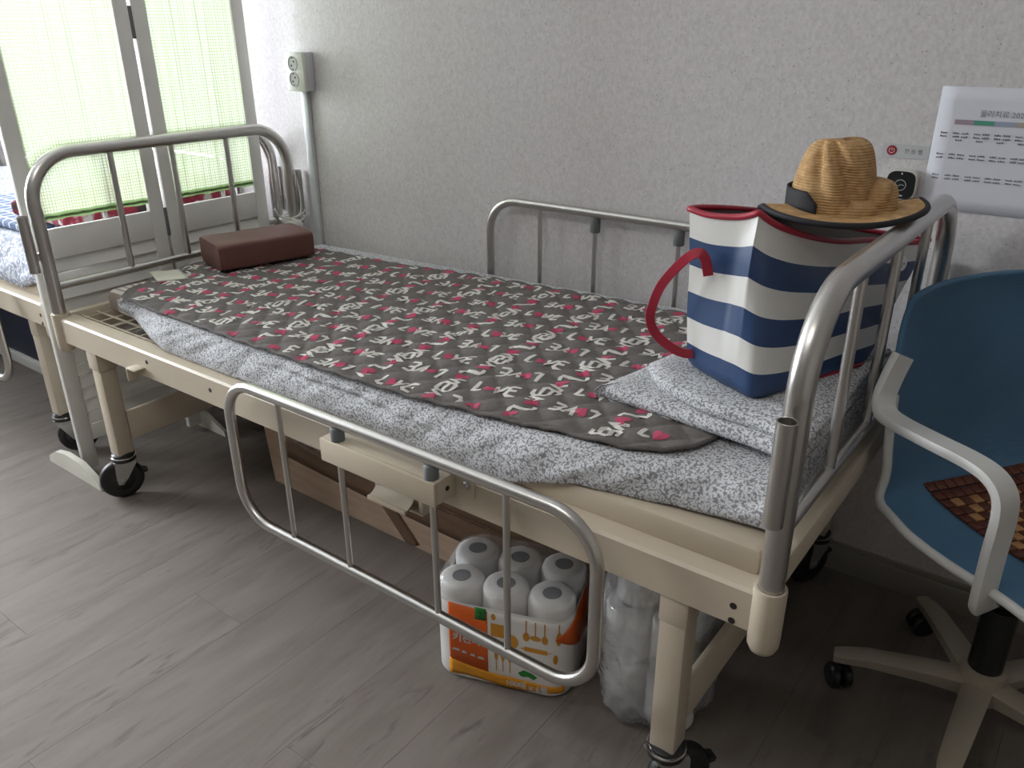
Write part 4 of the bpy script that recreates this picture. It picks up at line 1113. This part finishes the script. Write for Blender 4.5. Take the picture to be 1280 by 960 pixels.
b = MB().lathe([(.030, .058), (.040, .062), (.043, .085), (.040, .125), (.030, .130)], HB, seg=24); b.build('base_hub', M['taupe_plastic'], ch, 40)
for k in range(5):
    a = math.radians(196 + 72 * k); D = Vector((math.cos(a), math.sin(a), 0)); S = Vector((-D.y, D.x, 0)); Lg = .262
    b = MB()
    pr = [(.030, .088, .026, .020), (.10, .090, .024, .016), (.20, .087, .021, .013), (Lg - .02, .080, .019, .011), (Lg, .076, .015, .010)]
    vs = []
    for r_, z, hw, hh in pr:
        c = HB + D * r_ + Vector((0, 0, z)); vs += [c + S * hw * .85 - Vector((0, 0, hh)), c - S * hw * .85 - Vector((0, 0, hh)), c - S * hw + Vector((0, 0, hh * .5)), c - S * hw * .6 + Vector((0, 0, hh)), c + S * hw * .6 + Vector((0, 0, hh)), c + S * hw + Vector((0, 0, hh * .5))]
    fs = [(6 * i + j, 6 * i + (j + 1) % 6, 6 * i + 6 + (j + 1) % 6, 6 * i + 6 + j) for i in range(4) for j in range(6)] + [tuple(range(6)), tuple(range(24, 30))]
    b.add(vs, fs); b.build('base_arm', M['taupe_plastic'], ch, 50)
    e = HB + D * (Lg - .016); rot_ = math.radians(40 + 67 * k); X = Vector((math.cos(rot_), math.sin(rot_), 0))
    c = MB()
    for sg in (-1, 1): c.lathe([(0, .004), (.022, .004), (.0265, .008), (.0265, .017), (.022, .021), (0, .021)], e + Vector((0, 0, .0268)), X * sg, 20)
    c.sweep([e + Vector((0, 0, .030)), e + Vector((0, 0, .072))], .007, 10)
    c.box((-.006, -.012, .026), (.006, .012, .056), .002, mat=Matrix.Translation(e))
    c.build('caster', M['black_plastic'], ch, 40)

# wooden bead mat on the seat: each square its own piece
bm_ = thing('bead_mat', 'brown and tan checked wooden bead mat lying on the chair seat', 'mat', cp(.02, .05, .47))
u0, q0, sz, nu_, nq_ = -.150, -.115, .0212, 17, 15
def seat_z(u, q):
    """top of the seat shell at local u, q"""
    best = min(range(NPf // 3, NPf), key=lambda i: abs(prof[i].x - u) + (9 if i < NPf * .44 else 0))
    i = best; j = i + 1 if prof[i].x < u and i < NPf - 1 else i - 1
    f_ = (u - prof[i].x) / (prof[j].x - prof[i].x) if abs(prof[j].x - prof[i].x) > 1e-6 else 0
    f_ = min(max(f_, 0), 1)
    z = lerp(shell(i, q / half_w(i)).z, shell(j, q / half_w(j)).z, f_); return z
proto = {}
for i in range(nu_):
    for j in range(nq_):
        u, q = u0 + (i + .5) * sz, q0 + (j + .5) * sz
        border = i < 2 or j < 1 or i >= nu_ - 2 or j >= nq_ - 1
        dark = border or (i + j) % 2 == 0
        key = dark
        C = cp(u, q, 0); z = seat_z(u, q) + .0042
        du = (seat_z(u + .01, q) - seat_z(u - .01, q)) / .02; dq = (seat_z(u, q + .01) - seat_z(u, q - .01)) / .02
        if key not in proto:
            h = sz * .46
            o = MB().box((-h, -h, -.0028), (h, h, .0028), .0016).build('bead_tile', M['bead_dark' if dark else 'bead_tan'], bm_, 40, loc=(0, 0, 0)); proto[key] = o
        else:
            o = proto[key].copy(); COL.objects.link(o)
        o.parent = bm_
        Z = Vector((0, 0, 1)) - CU * du - CV * dq; Z.normalize(); Xa = (CU - Z * CU.dot(Z)).normalized(); Ya = Z.cross(Xa)
        R_ = Matrix((Xa, Ya, Z)).transposed().to_4x4()
        C.z = z
        o.matrix_local = Matrix.Translation(C - ORG[bm_.name]) @ R_
